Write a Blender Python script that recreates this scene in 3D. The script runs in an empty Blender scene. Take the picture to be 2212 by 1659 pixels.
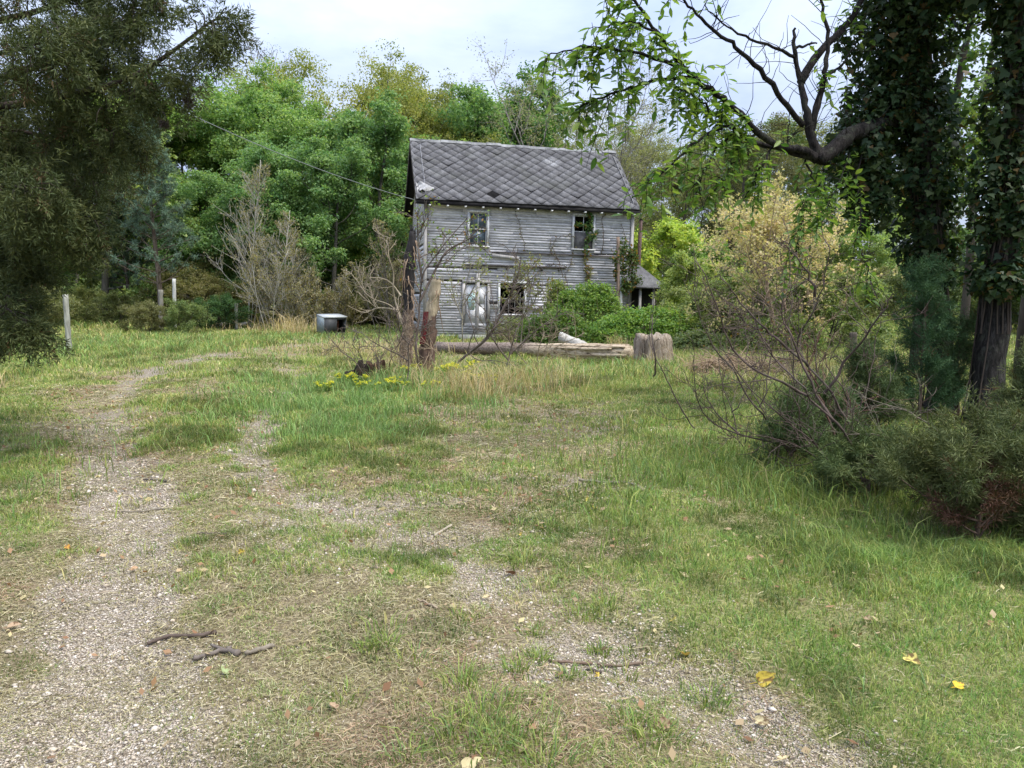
import bpy, math, random
import numpy as np
from mathutils import Vector, Matrix
from math import radians, sin, cos, pi, tan, atan2

SC = bpy.context.scene
COL = SC.collection

# ------------------------------------------------------------------ camera
CAM_H = 1.6
PITCH = radians(6.7)
FPX = 1640.0            # focal length in the units of a 2212 x 1659 picture
cam_data = bpy.data.cameras.new('camera')
cam_data.sensor_width = 36.0
cam_data.lens = 36.0 * FPX / 2212.0
cam_data.clip_start = 0.05
cam_data.clip_end = 3000
cam = bpy.data.objects.new('camera', cam_data)
COL.objects.link(cam)
cam.location = (0, 0, CAM_H)
cam.rotation_euler = (pi / 2 - PITCH, 0, 0)
SC.camera = cam

# ------------------------------------------------------------------ sky, sun, exposure
SUN_EL, SUN_AZ = radians(60), radians(118)      # azimuth clockwise from +Y
w = bpy.data.worlds.new('World')
SC.world = w
w.use_nodes = True
nt = w.node_tree
nt.nodes.clear()
N = nt.nodes.new
L = nt.links.new
out = N('ShaderNodeOutputWorld')
bg = N('ShaderNodeBackground')
sky = N('ShaderNodeTexSky')
sky.sky_type = 'NISHITA'
sky.sun_disc = False
sky.sun_elevation = SUN_EL
sky.sun_rotation = SUN_AZ
tc = N('ShaderNodeTexCoord')
sep = N('ShaderNodeSeparateXYZ')
L(tc.outputs['Generated'], sep.inputs[0])
mp = N('ShaderNodeMapping')
mp.inputs['Scale'].default_value = (1.0, 1.0, 2.6)
L(tc.outputs['Generated'], mp.inputs[0])
n1 = N('ShaderNodeTexNoise')
n1.inputs['Scale'].default_value = 3.1
n1.inputs['Detail'].default_value = 7
n1.inputs['Roughness'].default_value = 0.55
n1.inputs['Distortion'].default_value = 0.25
L(mp.outputs[0], n1.inputs['Vector'])
rp = N('ShaderNodeValToRGB')
rp.color_ramp.elements[0].position = 0.36
rp.color_ramp.elements[0].color = (3.6, 4.35, 6.4, 1)
rp.color_ramp.elements[1].position = 0.62
rp.color_ramp.elements[1].color = (5.4, 6.05, 7.4, 1)
L(n1.outputs['Fac'], rp.inputs[0])
# an overcast sky is up to three times as bright overhead as at the horizon
el = N('ShaderNodeMapRange')
el.inputs['From Min'].default_value = 0.0
el.inputs['From Max'].default_value = 1.0
el.inputs['To Min'].default_value = 0.76
el.inputs['To Max'].default_value = 3.0
L(sep.outputs['Z'], el.inputs['Value'])
mul = N('ShaderNodeVectorMath')
mul.operation = 'SCALE'
L(rp.outputs['Color'], mul.inputs[0])
L(el.outputs[0], mul.inputs['Scale'])
mx = N('ShaderNodeMix')
mx.data_type = 'RGBA'
mx.inputs['Factor'].default_value = 0.82
L(sky.outputs[0], mx.inputs['A'])
L(mul.outputs[0], mx.inputs['B'])
L(mx.outputs['Result'], bg.inputs['Color'])
bg.inputs['Strength'].default_value = 0.092
L(bg.outputs[0], out.inputs[0])

sl = bpy.data.lights.new('sun', 'SUN')
sl.energy = 3.3
sl.angle = radians(24)
sl.color = (1.0, 0.95, 0.86)
sun = bpy.data.objects.new('sun', sl)
COL.objects.link(sun)
sd = Vector((sin(SUN_AZ) * cos(SUN_EL), cos(SUN_AZ) * cos(SUN_EL), sin(SUN_EL)))
sun.rotation_euler = (-sd).to_track_quat('-Z', 'Y').to_euler()

vs = SC.view_settings
vs.view_transform = 'Standard'
vs.look = 'None'
vs.exposure = 0.68
vs.gamma = 1.0
cy = SC.cycles
cy.max_bounces = 6
cy.diffuse_bounces = 3
cy.glossy_bounces = 2
cy.transmission_bounces = 4
cy.transparent_max_bounces = 6
cy.use_denoising = True
cy.use_adaptive_sampling = True
cy.adaptive_threshold = 0.015
cy.sample_clamp_indirect = 6

# ------------------------------------------------------------------ projection helpers (2212 x 1659 picture units)
CP, SP = cos(PITCH), sin(PITCH)
def ray(u, v):
    x = (u - 1106.0) / FPX
    y = -(v - 829.5) / FPX
    return np.array([x, CP + y * SP, -SP + y * CP])
def G(u, v, z=0.0):
    d = ray(u, v)
    t = (z - CAM_H) / d[2]
    return np.array([d[0] * t, d[1] * t, z])
def D(u, v, y):
    d = ray(u, v)
    t = y / d[1]
    return np.array([d[0] * t, y, CAM_H + d[2] * t])
def DP(pts, y):
    """picture points (u, v) or (u, v, depth) to world points"""
    return np.array([D(p[0], p[1], p[2] if len(p) > 2 else y) for p in pts])
def proj(p):
    p = np.asarray(p, float)
    x, y, z = p[..., 0], p[..., 1], p[..., 2] - CAM_H
    f = y * CP - z * SP
    uu = y * SP + z * CP
    return 1106 + FPX * x / f, 829.5 - FPX * uu / f, f

# ------------------------------------------------------------------ noise in numpy
def _h(ix, iy, s):
    n = (ix.astype(np.int64) * 374761393 + iy.astype(np.int64) * 668265263 + s * 2246822519) & 0x7fffffff
    n = ((n ^ (n >> 13)) * 1274126177) & 0x7fffffff
    n = n ^ (n >> 16)
    return (n & 0xffff) / 65535.0
def vnoise(x, y, s=0):
    ix, iy = np.floor(x), np.floor(y)
    fx, fy = x - ix, y - iy
    fx = fx * fx * (3 - 2 * fx)
    fy = fy * fy * (3 - 2 * fy)
    a, b = _h(ix, iy, s), _h(ix + 1, iy, s)
    c, d = _h(ix, iy + 1, s), _h(ix + 1, iy + 1, s)
    return (a * (1 - fx) + b * fx) * (1 - fy) + (c * (1 - fx) + d * fx) * fy
def fbm(x, y, s=0, o=4):
    x = np.asarray(x, float); y = np.asarray(y, float)
    t, a, n = 0.0, 1.0, 0.0
    for k in range(o):
        t = t + a * vnoise(x * 2 ** k + 17.3 * k, y * 2 ** k - 9.1 * k, s + k)
        n += a
        a *= 0.5
    return t / n
def sstep(a, b, x):
    t = np.clip((x - a) / (b - a), 0, 1)
    return t * t * (3 - 2 * t)

# ------------------------------------------------------------------ mesh building
class MB:
    """collects vertices, faces and per-vertex attributes; build() links ONE mesh object"""
    def __init__(self):
        self.v, self.f, self.n, self.at = [], [], 0, {}
    def add(self, v, faces, **at):
        v = np.asarray(v, float).reshape(-1, 3)
        if not isinstance(faces, (list, tuple)) or (len(faces) and np.ndim(faces[0]) == 1):
            faces = [np.asarray(faces)]
        for f in faces:
            f = np.asarray(f, np.int64)
            if f.size:
                self.f.append(f + self.n)
        for k, a in at.items():
            a = np.asarray(a, float)
            if a.ndim == 0:
                a = np.full(len(v), float(a))
            self.at.setdefault(k, []).append((self.n, a))
        self.v.append(v)
        self.n += len(v)
        return self
    def mesh(self, name, smooth=False):
        me = bpy.data.meshes.new(name)
        v = np.concatenate(self.v) if self.v else np.zeros((0, 3))
        me.vertices.add(len(v))
        me.vertices.foreach_set('co', v.astype(np.float32).ravel())
        tot = [np.full(len(f), f.shape[1]) for f in self.f]
        tot = np.concatenate(tot) if tot else np.zeros(0, int)
        idx = np.concatenate([f.ravel() for f in self.f]) if self.f else np.zeros(0, int)
        me.loops.add(len(idx))
        me.loops.foreach_set('vertex_index', idx.astype(np.int32))
        me.polygons.add(len(tot))
        st = np.concatenate([[0], np.cumsum(tot)[:-1]]) if len(tot) else np.zeros(0, int)
        me.polygons.foreach_set('loop_start', st.astype(np.int32))
        if smooth:
            me.polygons.foreach_set('use_smooth', np.ones(len(tot), bool))
        for k, lst in self.at.items():
            if lst[0][1].ndim == 2:
                full = np.ones((len(v), 4), np.float32)
                for o, a in lst:
                    full[o:o + len(a), :3] = a[:, :3]
                at = me.attributes.new(k, 'FLOAT_COLOR', 'POINT')
                at.data.foreach_set('color', full.ravel())
            else:
                full = np.full(len(v), 0.5, np.float32)
                for o, a in lst:
                    full[o:o + len(a)] = a
                at = me.attributes.new(k, 'FLOAT', 'POINT')
                at.data.foreach_set('value', full)
        me.update(calc_edges=True)
        return me
    def build(self, name, mat, parent=None, color=None, smooth=False):
        return link(name, self.mesh(name, smooth), mat, parent, color)
    # shapes
    def box(self, x0, y0, z0, x1, y1, z1, M=None, **at):
        v = np.array([[x, y, z] for z in (z0, z1) for y in (y0, y1) for x in (x0, x1)], float)
        if M is not None:
            v = xf(M, v)
        self.add(v, np.array([[0, 2, 3, 1], [4, 5, 7, 6], [0, 1, 5, 4], [2, 6, 7, 3], [0, 4, 6, 2], [1, 3, 7, 5]]), **at)
        return self
    def tube(self, path, rad, sides=6, cap=True, rough=0.0, rng=None, **at):
        path = np.asarray(path, float)
        n = len(path)
        rad = np.broadcast_to(np.asarray(rad, float), (n,))
        t = np.gradient(path, axis=0)
        t /= np.linalg.norm(t, axis=1)[:, None] + 1e-9
        ref = np.array([0.13, 0.21, 0.97]) if abs(t[0, 2]) < 0.8 else np.array([0.97, 0.13, 0.21])
        a = np.cross(t, ref)
        a /= np.linalg.norm(a, axis=1)[:, None] + 1e-9
        b = np.cross(t, a)
        ang = np.arange(sides) * 2 * pi / sides
        rr = rad[:, None] * np.ones((1, sides))
        if rough and rng is not None:
            rr = rr * (1 + rough * (rng.random((n, sides)) - 0.5) * 2)
        v = path[:, None, :] + rr[:, :, None] * (np.cos(ang)[None, :, None] * a[:, None, :] + np.sin(ang)[None, :, None] * b[:, None, :])
        i = np.arange(n - 1)[:, None] * sides
        j = np.arange(sides)[None, :]
        k = (j + 1) % sides
        q = np.stack([i + j, i + k, i + sides + k, i + sides + j], -1).reshape(-1, 4)
        fs = [q]
        if cap:
            fs.append(np.array([np.arange(sides)[::-1]]))
            fs.append(np.array([np.arange(sides) + (n - 1) * sides]))
        self.add(v.reshape(-1, 3), fs, **at)
        return self

def xf(M, v):
    M = np.array(M)
    return v @ M[:3, :3].T + M[:3, 3]
def link(name, me, mat, parent=None, color=None):
    o = bpy.data.objects.new(name, me)
    if mat is not None and len(me.materials) == 0:
        me.materials.append(mat)
    COL.objects.link(o)
    if parent is not None:
        o.parent = parent
    if color is not None:
        o.color = (*color, 1)
    return o
def tag(o, label=None, cat=None, group=None, kind=None):
    if label: o['label'] = label
    if cat: o['category'] = cat
    if group: o['group'] = group
    if kind: o['kind'] = kind
    return o
def empty(name, loc, label, cat, group=None, rz=0.0):
    o = bpy.data.objects.new(name, None)
    o.empty_display_size = 0.2
    COL.objects.link(o)
    o.location = [float(c) for c in loc]
    o.rotation_euler = (0, 0, rz)
    return tag(o, label, cat, group)
def copy_tree(root, loc, rz=0.0, s=1.0, label=None, colors=None):
    r = root.copy()
    COL.objects.link(r)
    r.location = [float(c) for c in loc]
    r.rotation_euler = (0, 0, rz)
    r.scale = (s, s, s) if np.ndim(s) == 0 else s
    if label: r['label'] = label
    for ch in list(root.children):
        c = ch.copy()
        COL.objects.link(c)
        c.parent = r
        if colors and c.name.split('.')[0] in colors:
            c.color = (*colors[c.name.split('.')[0]], 1)
        for g in list(ch.children):
            d = g.copy()
            COL.objects.link(d)
            d.parent = c
    return r

# ------------------------------------------------------------------ materials
def new_mat(name):
    m = bpy.data.materials.new(name)
    m.use_nodes = True
    t = m.node_tree
    t.nodes.clear()
    return m, t, t.nodes.new, t.links.new
def nz(t, scale, detail=4, rough=0.55, vec=None, scl=None, dist=0.0):
    n = t.nodes.new('ShaderNodeTexNoise')
    n.inputs['Scale'].default_value = scale
    n.inputs['Detail'].default_value = detail
    n.inputs['Roughness'].default_value = rough
    n.inputs['Distortion'].default_value = dist
    if vec is None:
        tcn = t.nodes.new('ShaderNodeTexCoord')
        vec = tcn.outputs['Object']
    if scl is not None:
        m = t.nodes.new('ShaderNodeMapping')
        m.inputs['Scale'].default_value = scl
        t.links.new(vec, m.inputs[0])
        vec = m.outputs[0]
    t.links.new(vec, n.inputs['Vector'])
    return n.outputs['Fac']
def ramp(t, fac, stops):
    r = t.nodes.new('ShaderNodeValToRGB')
    e = r.color_ramp.elements
    while len(e) < len(stops):
        e.new(0.5)
    for el_, (p, c) in zip(e, stops):
        el_.position = p
        el_.color = (*c, 1) if np.ndim(c) else (c, c, c, 1)
    t.links.new(fac, r.inputs[0])
    return r.outputs['Color']
def mixc(t, fac, a, b, mode='MIX'):
    m = t.nodes.new('ShaderNodeMix')
    m.data_type = 'RGBA'
    m.blend_type = mode
    for s, k in ((fac, 'Factor'), (a, 'A'), (b, 'B')):
        i = m.inputs[k] if k == 'Factor' else [q for q in m.inputs if q.name == k and q.type == 'RGBA'][0]
        if hasattr(s, 'links'):
            t.links.new(s, i)
        else:
            i.default_value = (*s, 1) if np.ndim(s) else s
    return [q for q in m.outputs if q.type == 'RGBA'][0]
def mth(t, op, a, b=None, clamp=False):
    m = t.nodes.new('ShaderNodeMath')
    m.operation = op
    m.use_clamp = clamp
    for i, s in enumerate((a, b)):
        if s is None: continue
        if hasattr(s, 'links'): t.links.new(s, m.inputs[i])
        else: m.inputs[i].default_value = s
    return m.outputs[0]
def attr(t, name, out_='Fac'):
    a = t.nodes.new('ShaderNodeAttribute')
    a.attribute_name = name
    return a.outputs[out_]
def finish(m, t, color, rough=0.8, spec=0.3, bump=None, bump_d=0.02, bump_s=0.6, transl=None, tfac=0.3, metal=0.0):
    p = t.nodes.new('ShaderNodeBsdfPrincipled')
    o = t.nodes.new('ShaderNodeOutputMaterial')
    for s, k in ((color, 'Base Color'), (rough, 'Roughness'), (spec, 'Specular IOR Level'), (metal, 'Metallic')):
        if hasattr(s, 'links'): t.links.new(s, p.inputs[k])
        else: p.inputs[k].default_value = (*s, 1) if np.ndim(s) else s
    if bump is not None:
        b = t.nodes.new('ShaderNodeBump')
        b.inputs['Strength'].default_value = bump_s
        b.inputs['Distance'].default_value = bump_d
        t.links.new(bump, b.inputs['Height'])
        t.links.new(b.outputs[0], p.inputs['Normal'])
    sh = p.outputs[0]
    if transl is not None:
        tr = t.nodes.new('ShaderNodeBsdfTranslucent')
        if hasattr(transl, 'links'): t.links.new(transl, tr.inputs['Color'])
        else: tr.inputs['Color'].default_value = (*transl, 1)
        ms = t.nodes.new('ShaderNodeMixShader')
        ms.inputs[0].default_value = tfac
        t.links.new(sh, ms.inputs[1])
        t.links.new(tr.outputs[0], ms.inputs[2])
        sh = ms.outputs[0]
    t.links.new(sh, o.inputs['Surface'])
    return m
def mat_plain(name, c, rough=0.8, spec=0.3, nscale=8.0, var=0.35, scl=(1, 1, 1), metal=0.0, bump=0.01):
    m, t, NN, LL = new_mat(name)
    f = nz(t, nscale, 5, 0.6, scl=scl)
    c = np.array(c)
    col = ramp(t, f, [(0.3, tuple(c * (1 - var))), (0.7, tuple(np.minimum(c * (1 + var), 1)))])
    return finish(m, t, col, rough, spec, f, bump, 0.5, metal=metal)
def mat_leaf(name, tfac=0.35, rough=0.5, spec=0.25, hv=0.045, dead=0.0, dead_c=(0.22, 0.12, 0.03), tgain=1.25):
    """leaf colour = the object's own colour, varied leaf by leaf through the 'rnd' attribute"""
    m, t, NN, LL = new_mat(name)
    oi = NN('ShaderNodeObjectInfo')
    r = attr(t, 'rnd')
    hs = NN('ShaderNodeHueSaturation')
    LL(oi.outputs['Color'], hs.inputs['Color'])
    LL(mth(t, 'MULTIPLY_ADD', r, -2 * hv) if False else mth(t, 'SUBTRACT', 0.5 + hv, mth(t, 'MULTIPLY', r, 2 * hv)), hs.inputs['Hue'])
    LL(mth(t, 'ADD', 0.62, mth(t, 'MULTIPLY', r, 0.78)), hs.inputs['Value'])
    hs.inputs['Saturation'].default_value = 1.0
    col = hs.outputs['Color']
    if dead > 0:
        k = mth(t, 'GREATER_THAN', attr(t, 'old'), 1 - dead)
        col = mixc(t, k, col, dead_c)
    tcol = mixc(t, 1.0, col, (tgain * 1.1, tgain * 1.15, tgain * 0.6), 'MULTIPLY')
    return finish(m, t, col, rough, spec, transl=tcol, tfac=tfac)
def mat_bark(name, var=0.55, scale=6.0, stretch=0.22, bump=0.03):
    m, t, NN, LL = new_mat(name)
    oi = NN('ShaderNodeObjectInfo')
    f = nz(t, scale, 8, 0.65, scl=(1, 1, stretch), dist=0.6)
    f2 = nz(t, 1.3, 3)
    k = ramp(t, f, [(0.32, (1 - var,) * 3), (0.66, (1 + var * 0.7,) * 3)])
    col = mixc(t, 1.0, oi.outputs['Color'], k, 'MULTIPLY')
    col = mixc(t, ramp(t, f2, [(0.5, 0.0), (0.75, 0.35)]), col, (0.12, 0.14, 0.09))
    return finish(m, t, col, 0.9, 0.15, f, bump, 0.8)

M_LEAF = mat_leaf('broad leaf', tfac=0.42)
M_LEAFD = mat_leaf('leaf with some dead', dead=0.12)
M_IVY = mat_leaf('ivy leaf', tfac=0.28, rough=0.5, spec=0.22, hv=0.05, dead=0.05, dead_c=(0.10, 0.065, 0.02))
M_CHERRY = mat_leaf('cherry leaf', tfac=0.42, rough=0.42, spec=0.4, hv=0.03)
M_NEEDLE = mat_leaf('needle', tfac=0.15, rough=0.6, spec=0.2, hv=0.035, dead=0.06, dead_c=(0.085, 0.055, 0.025))
M_BARK = mat_bark('bark')
M_TWIG = mat_bark('twig bark', var=0.3, scale=14, bump=0.004)

# grass, straw and litter carry their own colour blade by blade
def mat_blade():
    m, t, NN, LL = new_mat('grass blade')
    c = attr(t, 'col', 'Color')
    tcol = mixc(t, 1.0, c, (1.25, 1.3, 0.8), 'MULTIPLY')
    return finish(m, t, c, 0.65, 0.2, transl=tcol, tfac=0.3)
M_BLADE = mat_blade()
def mat_stone():
    m, t, NN, LL = new_mat('gravel stone')
    c = attr(t, 'col', 'Color')
    f = nz(t, 120, 3)
    return finish(m, t, mixc(t, ramp(t, f, [(0.4, 0.0), (0.7, 0.35)]), c, (0.25, 0.22, 0.18)), 0.85, 0.25)
M_STONE = mat_stone()
# ------------------------------------------------------------------ where gravel, green grass and straw lie (world metres)
def polyG(pts):
    return np.array([G(u, v)[:2] for u, v in pts])
RUT_L = polyG([(120, 1900), (190, 1659), (230, 1500), (268, 1350), (285, 1230), (283, 1100), (245, 980), (228, 900), (255, 845), (330, 800), (450, 772), (560, 755), (650, 748)])
RUT_R = polyG([(2100, 1900), (1760, 1640), (1480, 1490), (1330, 1390), (1150, 1270), (960, 1185), (770, 1115), (630, 1062), (560, 1000), (545, 930), (590, 880), (640, 830), (600, 780)])
def seg_dist(x, y, P):
    d = np.full(x.shape, 1e9)
    for a, b in zip(P[:-1], P[1:]):
        ab = b - a
        t = np.clip(((x - a[0]) * ab[0] + (y - a[1]) * ab[1]) / (ab @ ab), 0, 1)
        d = np.minimum(d, np.hypot(x - a[0] - t * ab[0], y - a[1] - t * ab[1]))
    return d
def blob(x, y, u, v, rx, ry):
    c = G(u, v)
    return np.exp(-((x - c[0]) / rx) ** 2 - ((y - c[1]) / ry) ** 2)
def height(x, y):
    x = np.asarray(x, float); y = np.asarray(y, float)
    r = np.minimum(seg_dist(x, y, RUT_L), seg_dist(x, y, RUT_R))
    near = np.exp(-(np.hypot(x, y) / 45) ** 2)
    return ((fbm(x * 0.35, y * 0.35, 3, 3) - 0.5) * 0.16 * near + (fbm(x * 2.2, y * 2.2, 5, 3) - 0.5) * 0.035 * near
            - 0.05 * np.exp(-(r / 0.35) ** 2) * (y < 16))
def fields(x, y):
    x = np.asarray(x, float); y = np.asarray(y, float)
    n1 = fbm(x * 1.3, y * 1.3, 11, 4)
    n2 = fbm(x * 4.5, y * 4.5, 12, 4)
    n3 = fbm(x * 0.45, y * 0.45, 13, 3)
    dl = seg_dist(x, y, RUT_L) + (n1 - 0.5) * 0.5 + (n2 - 0.5) * 0.35
    dr = seg_dist(x, y, RUT_R) + (n1 - 0.5) * 0.6 + (n2 - 0.5) * 0.4
    gr = np.maximum((1 - sstep(0.08, 0.46, dl)) * (1 - 0.72 * sstep(6.5, 12, y)), (1 - sstep(0.0, 0.45, dr)) * 0.8 * (0.45 + 0.9 * sstep(0.35, 0.6, n3)) * (1 - 0.6 * sstep(9, 15, y)))
    gr = np.maximum(gr, 0.9 * blob(x, y, 1290, 1400, 0.55, 0.45) * (n2 > 0.42))
    gr = np.maximum(gr, 0.8 * blob(x, y, 150, 1600, 0.7, 0.5))
    gr = np.maximum(gr, 0.75 * blob(x, y, 830, 1130, 1.1, 0.9) * (n1 > 0.4))
    gr = np.maximum(gr, 0.5 * blob(x, y, 1310, 930, 1.0, 0.7))
    gr = np.maximum(gr, 0.6 * blob(x, y, 1150, 1040, 1.4, 0.5) * (n1 > 0.45))
    # green: right half, back lawn, island, left verge; dead straw between the ruts in front
    green = 0.31 + 1.5 * (n1 - 0.5) + 0.9 * (n3 - 0.5) + 0.9 * (n2 - 0.5)
    green += 0.50 * sstep(0.2, 1.1, x - (0.0 + 0.18 * (y - 4))) * (1 - sstep(9, 13, y) * 0.35)
    green += 0.30 * sstep(10, 15, y)
    green += 0.75 * blob(x, y, 700, 870, 1.6, 2.4)
    green += 0.5 * blob(x, y, 620, 930, 1.6, 1.6)
    green += 0.35 * blob(x, y, 1090, 1150, 1.6, 0.9)
    green += 0.45 * blob(x, y, 40, 1010, 0.9, 1.6)
    green += 0.40 * blob(x, y, 80, 890, 2.5, 2.5)
    green += 0.6 * blob(x, y, 150, 760, 6.0, 4.0)
    green += 0.55 * blob(x, y, 1450, 850, 2.5, 4.0)
    green -= 0.55 * blob(x, y, 820, 1400, 1.0, 0.9)
    green -= 0.40 * blob(x, y, 600, 1650, 1.2, 0.7)
    green -= 0.35 * blob(x, y, 60, 1250, 0.9, 1.2)
    green -= 0.45 * blob(x, y, 330, 860, 2.6, 1.2)
    green -= 0.35 * blob(x, y, 1050, 900, 3.0, 1.3)
    green -= 0.55 * blob(x, y, 520, 765, 4.5, 1.6)
    green -= 0.5 * blob(x, y, 700, 745, 3.0, 2.0)
    green -= 0.45 * blob(x, y, 780, 742, 2.0, 2.0)
    trk = np.exp(-(np.maximum(dl, 0) / 0.55) ** 2) * sstep(6, 9, y) * (1 - sstep(24, 32, y))
    green = np.clip(green - 0.75 * trk, 0, 1) * (1 - 0.85 * gr)
    gr = np.maximum(gr, 0.62 * trk * (0.45 + 0.8 * sstep(0.4, 0.6, n1)))
    bare = np.clip(sstep(0.52, 0.72, n1) * 0.7 * (1 - green), 0, 1)
    return np.clip(gr, 0, 1), green, bare

def mat_ground():
    m, t, NN, LL = new_mat('earth, gravel and thatch')
    tcn = NN('ShaderNodeTexCoord')
    P = tcn.outputs['Object']
    g, gn = attr(t, 'gravel'), attr(t, 'green')
    fine = nz(t, 60, 6, 0.7, P)
    mid = nz(t, 9, 6, 0.65, P)
    vo = NN('ShaderNodeTexVoronoi')
    vo.inputs['Scale'].default_value = 115
    LL(P, vo.inputs['Vector'])
    stone = ramp(t, vo.outputs['Distance'], [(0.2, (1, 1, 1)), (0.6, (0.42, 0.40, 0.36))])
    sv = NN('ShaderNodeSeparateColor')
    LL(vo.outputs['Color'], sv.inputs[0])
    scol = ramp(t, sv.outputs[0], [(0.0, (0.24, 0.195, 0.15)), (0.4, (0.46, 0.385, 0.30)), (0.8, (0.62, 0.54, 0.44)), (1.0, (0.74, 0.67, 0.58))])
    grav = mixc(t, 1.0, scol, stone, 'MULTIPLY')
    soil = ramp(t, fine, [(0.34, (0.035, 0.028, 0.017)), (0.5, (0.19, 0.155, 0.09)), (0.66, (0.50, 0.42, 0.27))])
    soil = mixc(t, ramp(t, mid, [(0.4, 0.0), (0.65, 0.6)]), soil, (0.17, 0.13, 0.08))
    turf = ramp(t, fine, [(0.32, (0.05, 0.052, 0.02)), (0.5, (0.18, 0.185, 0.07)), (0.7, (0.42, 0.37, 0.19))])
    col = mixc(t, ramp(t, mth(t, 'ADD', gn, mth(t, 'MULTIPLY', mth(t, 'SUBTRACT', mid, 0.5), 0.8)), [(0.35, 0.0), (0.65, 1.0)]), soil, turf)
    gm = ramp(t, mth(t, 'ADD', g, mth(t, 'MULTIPLY', mth(t, 'SUBTRACT', mid, 0.5), 0.9)), [(0.38, 0.0), (0.62, 1.0)])
    col = mixc(t, gm, col, grav)
    h = mixc(t, gm, fine, vo.outputs['Distance'])
    return finish(m, t, col, 0.95, 0.12, h, 0.02, 0.8)

def axis(lo, hi, d0, grow, c=0.0):
    out_ = [c]
    d = d0
    while out_[-1] < hi:
        out_.append(out_[-1] + d); d *= grow
    neg = [c]
    d = d0
    while neg[-1] > lo:
        neg.append(neg[-1] - d); d *= grow
    return np.array(neg[::-1][:-1] + out_)
gx = axis(-320, 320, 0.05, 1.021)
gy = np.concatenate([axis(-60, 1.5, 0.3, 1.15, 1.5)[:-1] if False else np.linspace(-60, 1.2, 30), axis(1.5, 340, 0.045, 1.016, 1.5)])
gy = np.unique(gy)
X, Y = np.meshgrid(gx, gy)
gv = np.stack([X, Y, height(X, Y)], -1).reshape(-1, 3)
nx, ny = len(gx), len(gy)
ii = (np.arange(ny - 1)[:, None] * nx + np.arange(nx - 1)[None, :]).ravel()
gf = np.stack([ii, ii + 1, ii + nx + 1, ii + nx], -1)
fg, fgn, fb = fields(X.ravel(), Y.ravel())
ground = MB().add(gv, [gf], gravel=fg, green=fgn).build('ground', mat_ground(), smooth=True)
tag(ground, kind='structure')

# ------------------------------------------------------------------ scatter
RG = np.random.default_rng(21)
def scatter(y0, y1, dens, margin=1.12, xmax=None):
    """points on the ground in the wedge the photograph covers (a little wider), dens per square metre"""
    k = 0.675 * margin
    area = k * (y1 ** 2 - y0 ** 2) + 5.0 * (y1 - y0)
    n = int(area * dens)
    y = np.sqrt(RG.random(n) * (y1 ** 2 - y0 ** 2) + y0 ** 2)
    x = (RG.random(n) * 2 - 1) * (k * y + 2.5)
    return x, y
def blades(mb, x, y, h, wdt, col, lean=0.5, droop=0.35, z=None, az=None):
    """curved blades: two quads' worth of width and a tip"""
    n = len(x)
    if n == 0: return
    z = height(x, y) if z is None else z
    az = RG.random(n) * 2 * pi if az is None else az
    h = np.broadcast_to(h, (n,)); wdt = np.broadcast_to(wdt, (n,))
    ln = RG.random(n) * lean
    d = np.stack([np.cos(az), np.sin(az), np.zeros(n)], -1)
    fa = RG.random(n) * pi
    s = np.stack([np.cos(fa), np.sin(fa), np.zeros(n)], -1) * (wdt / 2)[:, None]
    b = np.stack([x, y, z - 0.005], -1)
    up = np.array([0, 0, 1.0])
    mid = b + d * (h * ln * 0.5)[:, None] + up * (h * 0.6)[:, None]
    tip = b + d * (h * (ln * 1.3 + droop * RG.random(n)))[:, None] + up * (h * (1 - 0.35 * ln))[:, None]
    v = np.stack([b - s, b + s, mid - s * 0.75, mid + s * 0.75, tip], 1).reshape(-1, 3)
    i = np.arange(n)[:, None] * 5
    q = i + np.array([[0, 1, 3, 2]])
    t3 = i + np.array([[2, 3, 4]])
    c = np.repeat(col, 5, axis=0)
    shade = np.tile(np.array([0.85, 0.85, 1, 1, 1.1]), n)[:, None]
    mb.add(v, [q, t3], col=np.clip(c, 0, 1))
def pick(n, pal, jit=0.42):
    pal = np.array(pal)
    c = pal[RG.integers(0, len(pal), n)]
    return c * (1 + (RG.random((n, 1)) - 0.5) * 2 * jit)
GREENS = [(0.13, 0.20, 0.045), (0.18, 0.25, 0.055), (0.23, 0.28, 0.07), (0.14, 0.215, 0.075), (0.27, 0.29, 0.085)]
YELLOWS = [(0.33, 0.30, 0.10), (0.40, 0.35, 0.15), (0.27, 0.28, 0.08), (0.46, 0.40, 0.20)]
STRAW = [(0.34, 0.29, 0.155), (0.42, 0.37, 0.22), (0.25, 0.21, 0.105), (0.17, 0.14, 0.07), (0.46, 0.41, 0.27), (0.24, 0.23, 0.10)]
def mixpal(n, p_green, p_yel):
    r = RG.random(n)
    c = pick(n, STRAW)
    g, ye = pick(n, GREENS), pick(n, YELLOWS)
    return np.where((r < p_green)[:, None], g, np.where((r < p_green + p_yel)[:, None], ye, c))

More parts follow.
